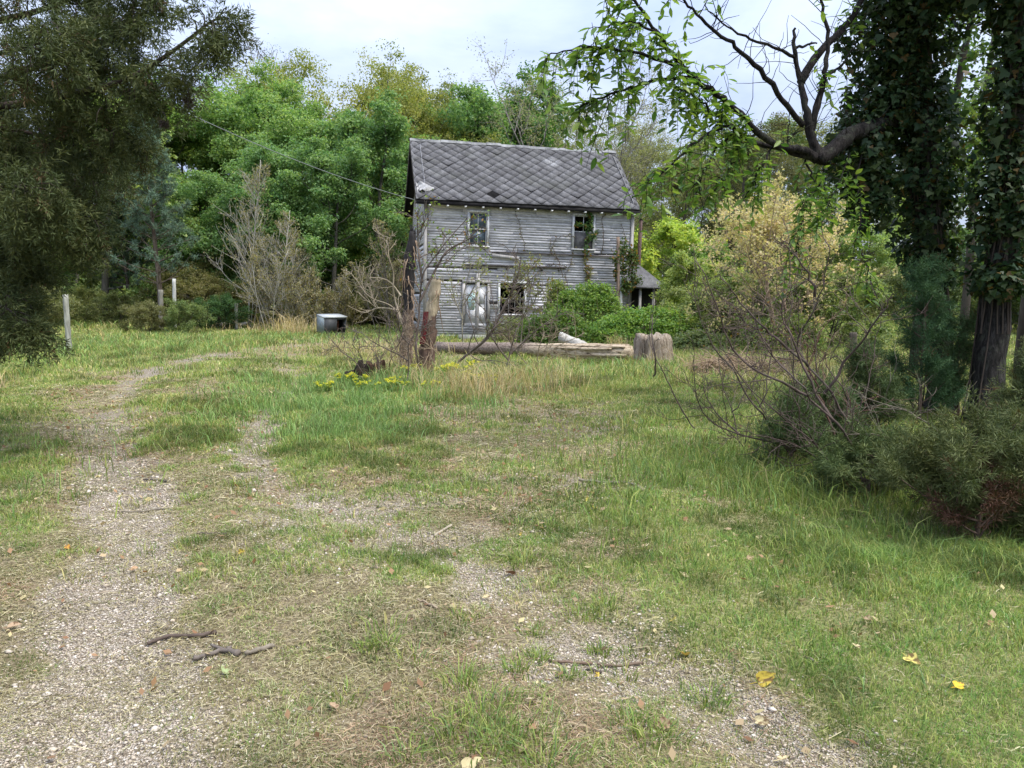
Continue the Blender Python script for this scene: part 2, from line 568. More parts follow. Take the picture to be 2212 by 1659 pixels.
lawn = MB()
for y0, y1, dens, hh, ww in ((1.6, 3.2, 15000, 0.032, 0.0030), (3.2, 5.5, 10000, 0.038, 0.0040), (5.5, 9, 4400, 0.048, 0.0062), (9, 14, 1700, 0.062, 0.0095), (14, 22, 520, 0.085, 0.014), (22, 34, 230, 0.12, 0.022), (34, 62, 75, 0.17, 0.042)):
    x, y = scatter(y0, y1, dens)
    g, gn, br = fields(x, y)
    clump = fbm(x * 7, y * 7, 31, 3)
    keep = RG.random(len(x)) < np.clip((gn * 1.2 + 0.62) * (1 - 0.88 * g) * (0.35 + 1.3 * sstep(0.35, 0.65, clump)) * (1 - 0.6 * br), 0, 1)
    x, y, gn, clump = x[keep], y[keep], gn[keep], clump[keep]
    tall = fbm(x * 0.9, y * 0.9, 33, 3)
    h = hh * (0.45 + 0.9 * RG.random(len(x))) * (0.55 + 0.9 * gn) * (0.7 + 0.8 * sstep(0.45, 0.75, tall)) * (0.7 + 0.7 * clump)
    # more yellow blades from the middle distance on
    yel = np.clip(0.26 + 0.46 * sstep(5, 10, y) - 0.25 * gn + 0.5 * (fbm(x * 0.8, y * 0.8, 35, 3) - 0.5), 0.03, 0.75)
    col = mixpal(len(x), np.clip(gn * 1.0 + 0.30, 0, 0.97 - yel * 0.75), yel)
    col = col * (0.62 + 0.62 * sstep(0.32, 0.62, fbm(x * 1.7, y * 1.7, 37, 4)))[:, None] * np.where((clump > .6)[:, None], np.array([.8, .95, .85]), 1.0)
    blades(lawn, x, y, h, ww * (0.7 + 0.6 * RG.random(len(x))), col, lean=0.9, droop=0.5)
tag(lawn.build('lawn_grass', M_BLADE), 'short patchy lawn grass, part green and part straw, over the yard', 'grass', kind='stuff')

# thick tufts that stand out of the foreground
tuft = MB()
def tufts(cx, cy, n, rad, h, wd, pal, lean=0.7, droop=0.5):
    cx = np.atleast_1d(cx); cy = np.atleast_1d(cy)
    k = len(cx)
    x = np.repeat(cx, n) + RG.normal(0, 1, k * n) * np.repeat(np.broadcast_to(rad, (k,)), n)
    y = np.repeat(cy, n) + RG.normal(0, 1, k * n) * np.repeat(np.broadcast_to(rad, (k,)), n)
    az = np.arctan2(y - np.repeat(cy, n), x - np.repeat(cx, n)) + RG.normal(0, 0.5, k * n)
    blades(tuft, x, y, np.repeat(np.broadcast_to(h, (k,)), n) * (0.5 + 0.7 * RG.random(k * n)), wd, pick(k * n, pal), lean, droop, az=az)
for u, v, r, h in ((980, 1560, .06, .08), (1130, 1560, .07, .07), (1080, 1500, .05, .06), (1010, 1610, .07, .09), (1150, 1610, .08, .07), (880, 1620, .05, .06), (1530, 1480, .06, .07), (1700, 1450, .10, .07), (1850, 1520, .12, .08), (1600, 1350, .10, .07), (1500, 1230, .12, .08), (1760, 1250, .12, .09), (2000, 1380, .14, .09), (1950, 1600, .10, .08), (1380, 1170, .10, .08), (1000, 1465, .05, .10), (1035, 1535, .05, .11), (1060, 1590, .055, .09), (1180, 1640, .06, .10), (830, 1385, .035, .07), (790, 1390, .025, .06), (1300, 1375, .03, .06),
                   (1120, 1425, .04, .06), (1165, 1400, .03, .06), (1130, 1195, .07, .10), (1160, 1335, .045, .05), (1310, 1295, .06, .06), (1400, 1570, .05, .07), (1440, 1565, .05, .06),
                   (660, 1045, .09, .09), (690, 1075, .06, .07), (870, 995, .07, .08), (575, 970, .10, .12), (930, 1075, .14, .10), (1020, 1050, .10, .08), (1250, 1300, .05, .06), (1090, 1600, .05, .08),
                   (900, 1030, .05, .07), (1350, 1535, .04, .06), (1230, 1440, .04, .05), (420, 1090, .06, .06), (640, 1240, .04, .06), (40, 1090, .10, .10), (20, 1020, .12, .12), (60, 985, .12, .10)):
    c = G(u, v)
    tufts(c[0], c[1], 90, r, h, 0.0042 + 0.0004 * c[1], GREENS, 0.9, 0.6)
x, y = scatter(2.5, 16, 5.0)
g, gn, br = fields(x, y)
k = RG.random(len(x)) < 0.2 + 0.8 * gn * (1 - g)
tufts(x[k], y[k], 34, 0.05, 0.05 + 0.05 * RG.random(k.sum()), 0.006, GREENS + YELLOWS[:1], 0.9, 0.6)
x, y = scatter(4, 12, 1.2)
tufts(x, y, 26, 0.06, 0.07, 0.006, STRAW + YELLOWS, 1.0, 0.7)
tag(tuft.build('grass_tufts', M_BLADE), 'small thick grass tufts scattered on the worn gravelly ground', 'grass', kind='stuff')

# dead thatch: straws lying flat
th = MB()
def litter(x, y, ln, wd, col, lift=0.012):
    n = len(x)
    z = height(x, y) + RG.random(n) * lift + 0.003
    a = RG.random(n) * 2 * pi
    d = np.stack([np.cos(a), np.sin(a), (RG.random(n) - 0.5) * 0.35], -1) * (ln / 2)[:, None]
    s = np.stack([-np.sin(a), np.cos(a), (RG.random(n) - 0.5) * 0.8], -1) * (wd / 2)[:, None]
    p = np.stack([x, y, z], -1)
    bend = s * (RG.normal(0, 1.6, n))[:, None] + np.stack([np.zeros(n), np.zeros(n), RG.random(n) * 0.12 * ln], -1)
    v = np.stack([p - d - s, p - d + s, p + bend + s, p + d + s * .4, p + d - s * .4, p + bend - s], 1).reshape(-1, 3)
    i = np.arange(n)[:, None] * 6
    th.add(v, [np.concatenate([i + np.array([[0, 1, 2, 5]]), i + np.array([[5, 2, 3, 4]])])], col=np.clip(np.repeat(col, 6, 0), 0, 1))
for y0, y1, dens, ln, wd in ((1.6, 3.2, 9500, .030, .0024), (3.2, 5.5, 6000, .036, .0032), (5.5, 9, 2000, .05, .0058), (9, 15, 480, .08, .0095)):
    x, y = scatter(y0, y1, dens)
    g, gn, br = fields(x, y)
    k = RG.random(len(x)) < np.clip((1.05 - gn) * (1 - 0.5 * g) * (0.35 + 0.8 * sstep(.35, .65, fbm(x * 2.5, y * 2.5, 43, 3))), 0.10, 1)
    x, y = x[k], y[k]
    n = len(x)
    pal = np.where((RG.random(n) < 0.75 * sstep(0.5, 0.68, fbm(x * 1.1, y * 1.1, 41, 3)))[:, None], pick(n, [(0.34, 0.23, 0.145), (0.22, 0.14, 0.085), (0.44, 0.34, 0.23)]), pick(n, STRAW))
    litter(x, y, ln * np.exp(RG.normal(-0.1, 0.55, n)), wd * (0.6 + 0.7 * RG.random(n)), pal)
tag(th.build('dead_grass_litter', M_BLADE), 'flattened dead straw and leaf crumbs lying between the wheel tracks', 'dead grass', kind='stuff')

# gravel stones in the wheel tracks
st = MB()
ICO = np.array([[0, 0, 1], [1, 0, .1], [.3, .95, 0], [-.8, .6, .1], [-.8, -.6, 0], [.3, -.95, .1], [0, 0, -.8]], float)
ICF = np.array([[0, 1, 2], [0, 2, 3], [0, 3, 4], [0, 4, 5], [0, 5, 1], [6, 2, 1], [6, 3, 2], [6, 4, 3], [6, 5, 4], [6, 1, 5]])
for y0, y1, dens, sz in ((1.6, 3.4, 7500, .0046), (3.4, 6, 3600, .0056), (6, 10, 700, .009)):
    x, y = scatter(y0, y1, dens)
    g, gn, br = fields(x, y)
    k = RG.random(len(x)) < np.clip(g * 1.1 - 0.05 + 0.05 * br, 0.01, 1) * (0.4 + 0.9 * fbm(x * 5, y * 5, 51, 2))
    x, y = x[k], y[k]
    n = len(x)
    s = sz * np.exp(RG.normal(0, 0.38, n))
    sc = np.stack([s * (0.7 + 0.6 * RG.random(n)), s * (0.7 + 0.6 * RG.random(n)), s * (0.4 + 0.35 * RG.random(n))], -1)
    v = ICO[None] * sc[:, None] * (0.8 + 0.4 * RG.random((n, 7, 1)))
    a = RG.random(n) * 2 * pi
    ca, sa = np.cos(a)[:, None], np.sin(a)[:, None]
    v = np.stack([v[..., 0] * ca - v[..., 1] * sa, v[..., 0] * sa + v[..., 1] * ca, v[..., 2]], -1)
    v += np.stack([x, y, height(x, y) + s * 0.2], -1)[:, None]
    st.add(v.reshape(-1, 3), [(np.arange(n)[:, None, None] * 7 + ICF[None]).reshape(-1, 3)],
           col=np.repeat(pick(n, [(0.48, 0.41, 0.33), (0.55, 0.48, 0.40), (0.44, 0.36, 0.27), (0.34, 0.28, 0.22), (0.58, 0.52, 0.44), (0.46, 0.38, 0.29)], 0.2), 7, 0).clip(0, 1))
tag(st.build('gravel', M_STONE), 'pale loose gravel showing through in the two wheel tracks', 'gravel', kind='stuff')
# ------------------------------------------------------------------ the abandoned house
HO = np.array([-3.30, 28.4, 0.0]); HYAW, HTILT = radians(12), radians(1.3)
HW_, HD, HE, HR = 8.1, 5.8, 5.27, 7.75
house = empty('abandoned_house', HO, 'abandoned two storey grey clapboard house with a diamond shingled roof', 'house')
house.rotation_euler = (0, HTILT, HYAW)
HM = np.array(Matrix.Translation(Vector(HO)) @ house.rotation_euler.to_matrix().to_4x4())
def HWALL(u, v, yoff=0.0):
    """picture point to the front wall's own x, z (to measure the photograph)"""
    o, d = np.array([0, 0, CAM_H]), ray(u, v)
    Ri = HM[:3, :3].T
    ol, dl = Ri @ (o - HM[:3, 3]), Ri @ d
    t = (yoff - ol[1]) / dl[1]
    p = ol + dl * t
    return p[0], p[2]
def hrect(u0, v0, u1, v1):
    a = [HWALL(u, v) for u, v in ((u0, v0), (u1, v0), (u0, v1), (u1, v1))]
    return ((a[0][0] + a[2][0]) / 2, (a[2][1] + a[3][1]) / 2, (a[1][0] + a[3][0]) / 2, (a[0][1] + a[1][1]) / 2)   # x0 z0 x1 z1

def mat_siding():
    m, t, NN, LL = new_mat('weathered clapboard')
    tcn = NN('ShaderNodeTexCoord'); P = tcn.outputs['Object']
    r = attr(t, 'rnd')
    a = nz(t, 2.2, 7, 0.72, P, (0.7, 1, 3.0))
    b = nz(t, 14, 6, 0.75, P, (0.5, 1, 1.6))
    c = nz(t, 1.1, 4, 0.6, P)
    k = mth(t, 'ADD', mth(t, 'MULTIPLY', a, 0.75), mth(t, 'ADD', mth(t, 'MULTIPLY', b, 0.45), mth(t, 'MULTIPLY', mth(t, 'SUBTRACT', r, 0.5), 0.13)))
    col = ramp(t, k, [(0.38, (0.17, 0.166, 0.17)), (0.49, (0.34, 0.333, 0.345)), (0.60, (0.49, 0.48, 0.497)), (0.75, (0.63, 0.62, 0.635))])
    col = mixc(t, ramp(t, c, [(0.52, 0.0), (0.75, 0.45)]), col, (0.13, 0.13, 0.12))
    sp = NN('ShaderNodeSeparateXYZ'); LL(P, sp.inputs[0])
    low = mth(t, 'MULTIPLY', ramp(t, mth(t, 'ADD', mth(t, 'MULTIPLY', sp.outputs['Z'], 0.5), mth(t, 'MULTIPLY', c, 0.6)), [(0.3, 1.0), (0.75, 0.0)]), 0.45)
    col = mixc(t, low, col, (0.15, 0.16, 0.11))
    return finish(m, t, col, 0.88, 0.2, b, 0.012, 0.7)
M_SIDE = mat_siding()
M_BACK = mat_plain('old dark sheathing', (0.06, 0.055, 0.05), 0.95, 0.1)
M_TRIM = mat_plain('chalky white paint', (0.55, 0.55, 0.54), 0.75, 0.3, 20, 0.35, (1, 1, .3))
M_GREYW = mat_plain('grey bare wood', (0.30, 0.285, 0.27), 0.9, 0.2, 16, 0.45, (1, 1, .15))
M_DARKW = mat_plain('dark rotten wood and shadow line', (0.06, 0.052, 0.045), 0.95, 0.1, 14, 0.5, (1, 1, .2))
def mat_glass():
    m, t, NN, LL = new_mat('dusty window glass')
    f = nz(t, 6, 5)
    return finish(m, t, ramp(t, f, [(0.35, (0.035, 0.055, 0.075)), (0.7, (0.10, 0.13, 0.15))]), 0.22, 0.6)
M_GLASS = mat_glass()
M_VOID = mat_plain('dark room', (0.012, 0.012, 0.012), 1.0, 0.0)

winA = hrect(1014, 459, 1052, 530)
winB = hrect(1240, 466, 1281, 537)
winC = hrect(1080, 612, 1132, 678)
door = hrect(1004, 612, 1052, 700)
OPEN = [winA, winB, winC, door]

# walls behind the boards
def walls():
    mb = MB()
    xs = sorted({0.0, HW_} | {o[0] for o in OPEN} | {o[2] for o in OPEN})
    zs = sorted({-0.3, HE - 0.1} | {o[1] for o in OPEN} | {o[3] for o in OPEN})
    for i in range(len(xs) - 1):
        for j in range(len(zs) - 1):
            cx, cz = (xs[i] + xs[i + 1]) / 2, (zs[j] + zs[j + 1]) / 2
            if any(o[0] < cx < o[2] and o[1] < cz < o[3] for o in OPEN): continue
            mb.box(xs[i], 0.03, zs[j], xs[i + 1], 0.13, zs[j + 1])
    mb.box(0.03, HD - 0.13, -0.3, HW_ - 0.03, HD - 0.03, HE - 0.1)
    for x in (0.03, HW_ - 0.13):
        mb.box(x, 0.14, -0.3, x + 0.1, HD - 0.14, HE - 0.1)
        # gable triangle
        v = []
        for xx in (x, x + 0.1):
            v += [[xx, 0.14, HE - 0.1], [xx, HD - 0.14, HE - 0.1], [xx, HD / 2, HR - 0.15]]
        mb.add(v, [np.array([[0, 2, 1], [3, 4, 5]]), np.array([[0, 1, 4, 3], [1, 2, 5, 4], [2, 0, 3, 5]])])
    mb.box(0.2, 0.2, 2.6, HW_ - 0.2, HD - 0.2, 2.75)
    return mb
walls().build('wall', M_BACK, house)

RH = np.random.default_rng(5)
def boards(mb, x0f, x1f, z0, z1, place, openings=(), exposure=0.097, loose=0.02):
    """rows of clapboards; x0f, x1f give the row's ends at height z; place(x, z, out) gives the local point"""
    nrow = int((z1 - z0) / exposure)
    for r in range(nrow):
        zb = z0 + r * exposure
        a, b = x0f(zb), x1f(zb)
        if b - a < 0.1: continue
        cuts = [a]
        while cuts[-1] < b - 0.01:
            cuts.append(min(b, cuts[-1] + RH.uniform(1.2, 3.6)))
        spans = []
        for p, q in zip(cuts[:-1], cuts[1:]):
            segs = [(p, q)]
            for o in openings:
                if o[1] - 0.02 < zb + exposure * 0.5 < o[3] + 0.02:
                    ns = []
                    for s0, s1 in segs:
                        if o[2] <= s0 or o[0] >= s1: ns.append((s0, s1))
                        else:
                            if o[0] > s0: ns.append((s0, o[0]))
                            if o[2] < s1: ns.append((o[2], s1))
                    segs = ns
            spans += segs
        for s0, s1 in spans:
            if s1 - s0 < 0.03: continue
            dz0 = RH.normal(0, 0.004); dz1 = dz0 + RH.normal(0, 0.005)
            if RH.random() < loose:
                dz1 += RH.choice([-1, 1]) * RH.uniform(0.02, 0.05)
            if RH.random() < loose * 0.35: continue
            n = max(2, int((s1 - s0) / 0.5) + 1)
            xs = np.linspace(s0 + 0.002, s1 - 0.002, n)
            lift = 0.017 + RH.normal(0, 0.002) + (0.015 if RH.random() < 0.04 else 0)
            wob = RH.normal(0, 0.0022, n)
            zz = zb + np.linspace(dz0, dz1, n)
            v = []
            for x, z, wv in zip(xs, zz, wob):
                v += [place(x, z + exposure + 0.03, 0.004), place(x, z + wv, lift), place(x, z + wv, lift - 0.016), place(x, z + exposure + 0.03, -0.004)]
            k = np.arange(n - 1)[:, None] * 4
            f = np.concatenate([k + np.array([[0, 1, 5, 4]]), k + np.array([[1, 2, 6, 5]]), k + np.array([[3, 0, 4, 7]])])
            e = (n - 1) * 4
            mb.add(v, [f, np.array([[0, 3, 2, 1], [e, e + 1, e + 2, e + 3]])], rnd=RH.random())
fr = MB()
boards(fr, lambda z: 0.0, lambda z: HW_, -0.05, HE - 0.02, lambda x, z, o: (x, 0.03 - o, z), OPEN, loose=0.03)
fr.build('front_clapboards', M_SIDE, house)
gl = MB()
gw = lambda z: 0.0 if z < HE else (z - HE) * (HD / 2) / (HR - HE)
boards(gl, lambda z: gw(z), lambda z: HD - gw(z), -0.05, HR - 0.2, lambda x, z, o: (0.03 - o, x, z), (), loose=0.12)
o_ = gl.build('gable_clapboards', M_SIDE, house)
gr_ = MB()
boards(gr_, lambda z: gw(z), lambda z: HD - gw(z), -0.05, HR - 0.2, lambda x, z, o: (HW_ - 0.03 + o, x, z), (), loose=0.08)
gr_.build('gable_clapboards', M_SIDE, house)
# corner boards, porch ledger line, drip board
cb = MB()
cb.box(-0.035, -0.028, -0.1, 0.085, 0.0, HE - 0.05).box(-0.035, 0.0, -0.1, -0.003, 0.10, HE - 0.05)
cb.build('corner_board', M_GREYW, house)
MB().box(HW_ - 0.085, -0.028, -0.1, HW_ + 0.035, 0.0, HE - 0.05).build('corner_board', M_GREYW, house)
lx0, lz0 = HWALL(1003, 572); lx1, lz1 = HWALL(1222, 581)
lm = MB()
lm.box(lx0, -0.07, lz0 - 0.03, lx1, 0.0, lz0 + 0.025)
for xx in np.linspace(lx0 + 0.9, lx1 - 0.3, 5):
    lm.box(xx, -0.065, lz0 - 0.14, xx + 0.05, -0.002, lz0 - 0.031)
lm.build('porch_ledger', M_DARKW, house)
dx0, dz0_ = HWALL(1062, 545)
MB().box(dx0, -0.05, dz0_ - 0.02, HW_ - 0.1, -0.002, dz0_ + 0.02).build('drip_board', M_DARKW, house)
# a slipped board hanging off level
bx, bz = HWALL(1062, 552)
MB().box(0, -0.055, 0, 1.05, -0.036, 0.13, Matrix.Translation((bx, 0, bz - 0.06)) @ Matrix.Rotation(radians(4.5), 4, 'Y'), rnd=0.3).build('slipped_board', M_GREYW, house)

# windows
def frame(mb, o, wd=0.075, y0=-0.045, y1=0.06, head=0.0):
    x0, z0, x1, z1 = o
    mb.box(x0 - wd, y0, z0 - 0.02, x0, y1, z1 + 0.0)
    mb.box(x1, y0, z0 - 0.02, x1 + wd, y1, z1)
    mb.box(x0 - wd - 0.01, y0 - 0.006, z1, x1 + wd + 0.01, y1, z1 + wd + head)
def sash(mb, x0, z0, x1, z1, y, s=0.035, mull=True):
    mb.box(x0, y, z0, x0 + s, y + 0.03, z1).box(x1 - s, y, z0, x1, y + 0.03, z1)
    mb.box(x0 + s, y, z0, x1 - s, y + 0.03, z0 + s).box(x0 + s, y, z1 - s, x1 - s, y + 0.03, z1)
    if mull:
        c = (x0 + x1) / 2
        mb.box(c - s * .35, y + 0.004, z0 + s, c + s * .35, y + 0.026, z1 - s)
def window(o, label):
    f = MB(); frame(f, o)
    w_ = f.build('window', M_TRIM, house); w_['label'] = label
    MB().box(o[0] - 0.10, -0.09, o[1] - 0.065, o[2] + 0.10, 0.02, o[1] - 0.021).build('sill', M_TRIM, w_)
    return w_
wA = window(winA, 'upper window with dusty bluish panes')
zm = (winA[1] + winA[3]) / 2
s_ = MB(); sash(s_, winA[0], zm - 0.02, winA[2], winA[3], 0.035); sash(s_, winA[0], winA[1], winA[2], zm + 0.02, 0.07)
s_.build('sash', M_TRIM, wA)
MB().box(winA[0] + .03, 0.05, zm, winA[2] - .03, 0.054, winA[3] - .03).box(winA[0] + .03, 0.085, winA[1] + .03, winA[2] - .03, 0.089, zm).build('pane', M_GLASS, wA)
wB = window(winB, 'broken upper window open above and screened below')
zb_ = winB[1] + (winB[3] - winB[1]) * 0.5
s_ = MB(); sash(s_, winB[0], zb_, winB[2], winB[3], 0.035)
s_.build('sash', M_TRIM, wB)
MB().box(winB[0], 0.03, winB[1], winB[2], 0.034, zb_).build('screen', mat_plain('dusty grey screen', (0.13, 0.125, 0.125), 0.9, 0.1, 9, 0.4), wB)
wC = window(winC, 'dark smashed ground floor window in a white frame')
s_ = MB()
for k_, fx_ in enumerate((0.36, 0.62, 0.84)):
    x_ = winC[0] + (winC[2] - winC[0]) * fx_
    s_.box(x_, 0.05, winC[1], x_ + 0.022, 0.075, winC[1] + (winC[3] - winC[1]) * (0.62, 1.0, 0.7)[k_])
s_.box(winC[0], 0.047, winC[1] + 0.55, winC[2], 0.078, winC[1] + 0.585)
s_.build('broken_muntin', M_GREYW, wC)
# boarded opening to its right
b0 = hrect(1143, 617, 1182, 668)
bd = MB()
for k_ in range(8):
    z_ = b0[1] + (b0[3] - b0[1]) * k_ / 8
    bd.box(b0[0], -0.045, z_ + 0.004, b0[2], -0.03, z_ + (b0[3] - b0[1]) / 8 - 0.012, rnd=RH.random())
bp = bd.build('boarded_window', M_SIDE, house)
MB().box(b0[0] - 0.02, -0.058, b0[3], b0[2] + 0.045, -0.002, b0[3] + 0.045).box(b0[2], -0.058, b0[1], b0[2] + 0.045, -0.002, b0[3]).build('frame', M_DARKW, bp)  # dark strips put in as the shadow line along the panel's edge
# door: white panelled leaf with a torn pale blue sheet, frame and transom
dr = MB()
x0, z0, x1, z1 = door
dr.box(x0 + .02, 0.03, z0, x1 - .02, 0.07, z1 - 0.05)
for a_, b_ in ((0.08, 0.42), (0.50, 0.92)):
    for c_, d_ in ((0.10, 0.46), (0.54, 0.90)):
        xa, xb = x0 + (x1 - x0) * c_, x0 + (x1 - x0) * d_
        za, zb2 = z0 + (z1 - z0) * a_, z0 + (z1 - z0) * b_
        dr.box(xa, 0.018, za, xb, 0.029, zb2)
M_DOOR = mat_plain('flaking white door paint', (0.62, 0.62, 0.63), 0.7, 0.3, 7, 0.3, (1, 1, .5))
dd = dr.build('door', M_DOOR, house)
f = MB(); frame(f, door, 0.10, -0.05, 0.08, 0.02)
f.build('door_frame', M_GREYW, dd)
MB().box(x0 + .12, 0.004, z0 + .55, x0 + .38, 0.012, z0 + 1.15).build('torn_sheet', mat_plain('pale blue sheet', (0.45, 0.62, 0.60), 0.6, 0.3, 5, 0.25), dd)
px_, pz_ = HWALL(1029, 590)
MB().box(px_ - .06, -0.32, -0.1, px_ + .06, -0.20, pz_, Matrix.Rotation(radians(0.6), 4, 'Y')).box(px_ - .075, -0.335, pz_ - 0.3, px_ + .095, -0.185, pz_ - 0.22).build('porch_post', M_GREYW, house)
# door step slab
MB().box(door[0] - .3, -1.0, -.1, door[2] + .5, -0.1, 0.16).build('step', mat_plain('mossy concrete', (0.24, 0.24, 0.21), 0.95, 0.1), house)

# roof
sl_ = (HR - HE) / (HD / 2)
OVF, OGL, OGR = 0.26, 0.33, 0.16
Lf = math.hypot(HD / 2 + OVF, (HD / 2 + OVF) * sl_)
ct, st_ = cos(math.atan(sl_)), sin(math.atan(sl_))
def slope_pt(front, x, s, n):
    """s metres up the slope from the eave, n metres out of it"""
    y = -OVF + s * ct - n * st_
    z = HE - OVF * sl_ + s * st_ + n * ct
    return (x, y, z) if front else (x, HD - y, z)
def mat_shingle():
    m, t, NN, LL = new_mat('grey diamond shingle')
    tcn = NN('ShaderNodeTexCoord'); P = tcn.outputs['Object']
    r = attr(t, 'rnd')
    a = nz(t, 9, 8, 0.75, P)
    b = nz(t, 1.2, 5, 0.65, P, (0.9, 1, 0.7), 0.5)
    c = nz(t, 38, 5, 0.7, P)
    d = nz(t, 0.8, 3, 0.5, P)
    k = mth(t, 'ADD', a, mth(t, 'MULTIPLY', mth(t, 'SUBTRACT', r, 0.5), 0.12))
    col = ramp(t, k, [(0.32, (0.06, 0.058, 0.061)), (0.5, (0.098, 0.095, 0.099)), (0.70, (0.155, 0.152, 0.157))])
    li = mth(t, 'MULTIPLY', ramp(t, b, [(0.46, 0.0), (0.62, 1.0)]), ramp(t, c, [(0.44, 0.0), (0.56, 1.0)]))
    vd = NN('ShaderNodeVectorMath'); vd.operation = 'DISTANCE'
    LL(P, vd.inputs[0]); vd.inputs[1].default_value = (5.3, 2.1, 7.0)
    patch = ramp(t, mth(t, 'ADD', vd.outputs['Value'], mth(t, 'MULTIPLY', a, 1.1)), [(0.7, 1.0), (1.55, 0.0)])
    li = mth(t, 'MAXIMUM', mth(t, 'MULTIPLY', li, 0.35), mth(t, 'MULTIPLY', patch, ramp(t, c, [(0.40, 0.0), (0.54, 1.0)])))
    col = mixc(t, mth(t, 'MULTIPLY', li, 0.85), col, (0.42, 0.42, 0.43))
    col = mixc(t, ramp(t, c, [(0.66, 0.0), (0.72, 0.5)]), col, (0.40, 0.40, 0.40))
    col = mixc(t, ramp(t, d, [(0.5, 0.0), (0.8, 0.35)]), col, (0.10, 0.11, 0.07))
    return finish(m, t, col, 0.85, 0.3, a, 0.01, 0.6)
M_SHIN = mat_shingle()
M_UNDER = mat_plain('black underlay and eave shadow', (0.018, 0.017, 0.017), 0.9, 0.1)
rf = MB()
for front in (True, False):
    s1 = Lf
    v = [slope_pt(front, x, s, n) for n in (-0.06, 0.0) for s in (0, s1) for x in (-OGL, HW_ + OGR)]
    rf.add(v, np.array([[0, 2, 3, 1], [4, 5, 7, 6], [0, 1, 5, 4], [2, 6, 7, 3], [0, 4, 6, 2], [1, 3, 7, 5]]))
roof = rf.build('roof', M_UNDER, house)
sh = MB()
d_ = 0.51
for front in (True, False):
    rows = int(Lf / (d_ / 2)) + 2
    for r in range(rows):
        sc_ = r * d_ / 2
        for c in range(int((HW_ + 1.4) / d_) + 2):
            xc = -0.5 + c * d_ + (d_ / 2 if r % 2 else 0)
            rn = RH.random()
            if RH.random() < 0.003: continue
            k = 0.995
            jx, js, jr = RH.normal(0, .007), RH.normal(0, .006), RH.normal(0, 0.022)
            lift = 0.005 + RH.random() * 0.008 + (0.03 if RH.random() < 0.04 else 0)
            P4 = []
            for (ax, as_) in ((0, -0.90), (0.98, 0.03), (0, 1), (-0.98, 0.03)):
                px, ps = ax * d_ / 2 * k, as_ * d_ / 2 * k
                px, ps = px * cos(jr) - ps * sin(jr), px * sin(jr) + ps * cos(jr)
                P4.append((np.clip(xc + px + jx, -OGL - .02, HW_ + OGR + .02), np.clip(sc_ + ps + js, -0.02, Lf - .01), 0.012 + lift * (1 - as_) / 2))
            w4 = max(p[0] for p in P4) - min(p[0] for p in P4)
            h4 = max(p[1] for p in P4) - min(p[1] for p in P4)
            if w4 < .02 or h4 < .02: continue
            top = [slope_pt(front, *p) for p in P4]
            bot = [slope_pt(front, p[0], p[1], p[2] - 0.009) for p in P4]
            f4 = np.array([[0, 1, 2, 3], [4, 5, 1, 0], [7, 4, 0, 3]])
            sh.add(top + bot, f4 if front else f4[:, ::-1], rnd=rn)
sh.build('diamond_shingles', M_SHIN, roof)
rc = MB()
yr = HD / 2
zr = HE - OVF * sl_ + Lf * st_
xs_ = np.linspace(-OGL - .03, HW_ + OGR + .03, 15)
for a_, b_ in zip(xs_[:-1], xs_[1:]):
    dz = RH.normal(0, 0.014)
    v = []
    for x in (a_ + .004, b_ - .004):
        v += [(x, yr - 0.13, zr - 0.07 + dz), (x, yr, zr + 0.055 + dz), (x, yr + 0.13, zr - 0.07 + dz)]
    rc.add(v, np.array([[0, 3, 4, 1], [1, 4, 5, 2]]))
rc.build('ridge_cap', mat_plain('pale ridge metal', (0.15, 0.15, 0.147), 0.8, 0.2, 3, 0.75), roof)
# torn pale flap low on the left end
fl = MB()
gxx, gss = np.meshgrid(np.linspace(-0.29, 0.42, 9), np.linspace(0.42, 0.98, 7))
edge = (gss - 0.42) / 0.56
hh_ = 0.05 + 0.05 * RH.random(gxx.shape) + 0.06 * np.sin(gxx * 9)
gxx2 = gxx - 0.8 * np.clip(gxx + .3, 0, 1) * np.abs(edge - 0.45) * 1.6 + RH.normal(0, .012, gxx.shape)
pts = np.array([slope_pt(True, a, b, c) for a, b, c in zip(gxx2.ravel(), gss.ravel(), hh_.ravel())])
ii_ = (np.arange(6)[:, None] * 9 + np.arange(8)[None]).ravel()
fl.add(pts, np.stack([ii_, ii_ + 1, ii_ + 10, ii_ + 9], -1))
fl.build('torn_flap', mat_plain('bleached torn sheet', (0.30, 0.295, 0.29), 0.8, 0.2, 7, 0.5), roof)
# eaves: fascia, rafter tails, rake boards
fz = HE - OVF * sl_
MB().box(-OGL, -OVF + 0.0, fz - 0.17, HW_ + OGR, -OVF + 0.03, fz - 0.045).build('fascia', M_UNDER, house)  # black colour stands in for the shadow on the board under the eave
for x in np.linspace(0.12, HW_ - 0.1, 13):
    MB().box(x, -OVF - 0.03, fz - 0.215, x + 0.07, 0.0, fz - 0.171).build('rafter_tail', M_TRIM, house)
MB().box(-OGL, -OVF + .03, fz - 0.13, HW_ + OGR, 0.0, fz - 0.11).build('soffit', M_DARKW, house)
for x0_, x1_ in ((-OGL - 0.025, -OGL), (HW_ + OGR, HW_ + OGR + 0.025)):
    bb = MB()
    for front in (True, False):
        v = [slope_pt(front, x, s, n) for n in (-0.20, 0.005) for s in (0, Lf) for x in (x0_, x1_)]
        bb.add(v, np.array([[0, 2, 3, 1], [4, 5, 7, 6], [0, 1, 5, 4], [2, 6, 7, 3], [0, 4, 6, 2], [1, 3, 7, 5]]))
    bb.build('barge_board', M_DARKW, house)
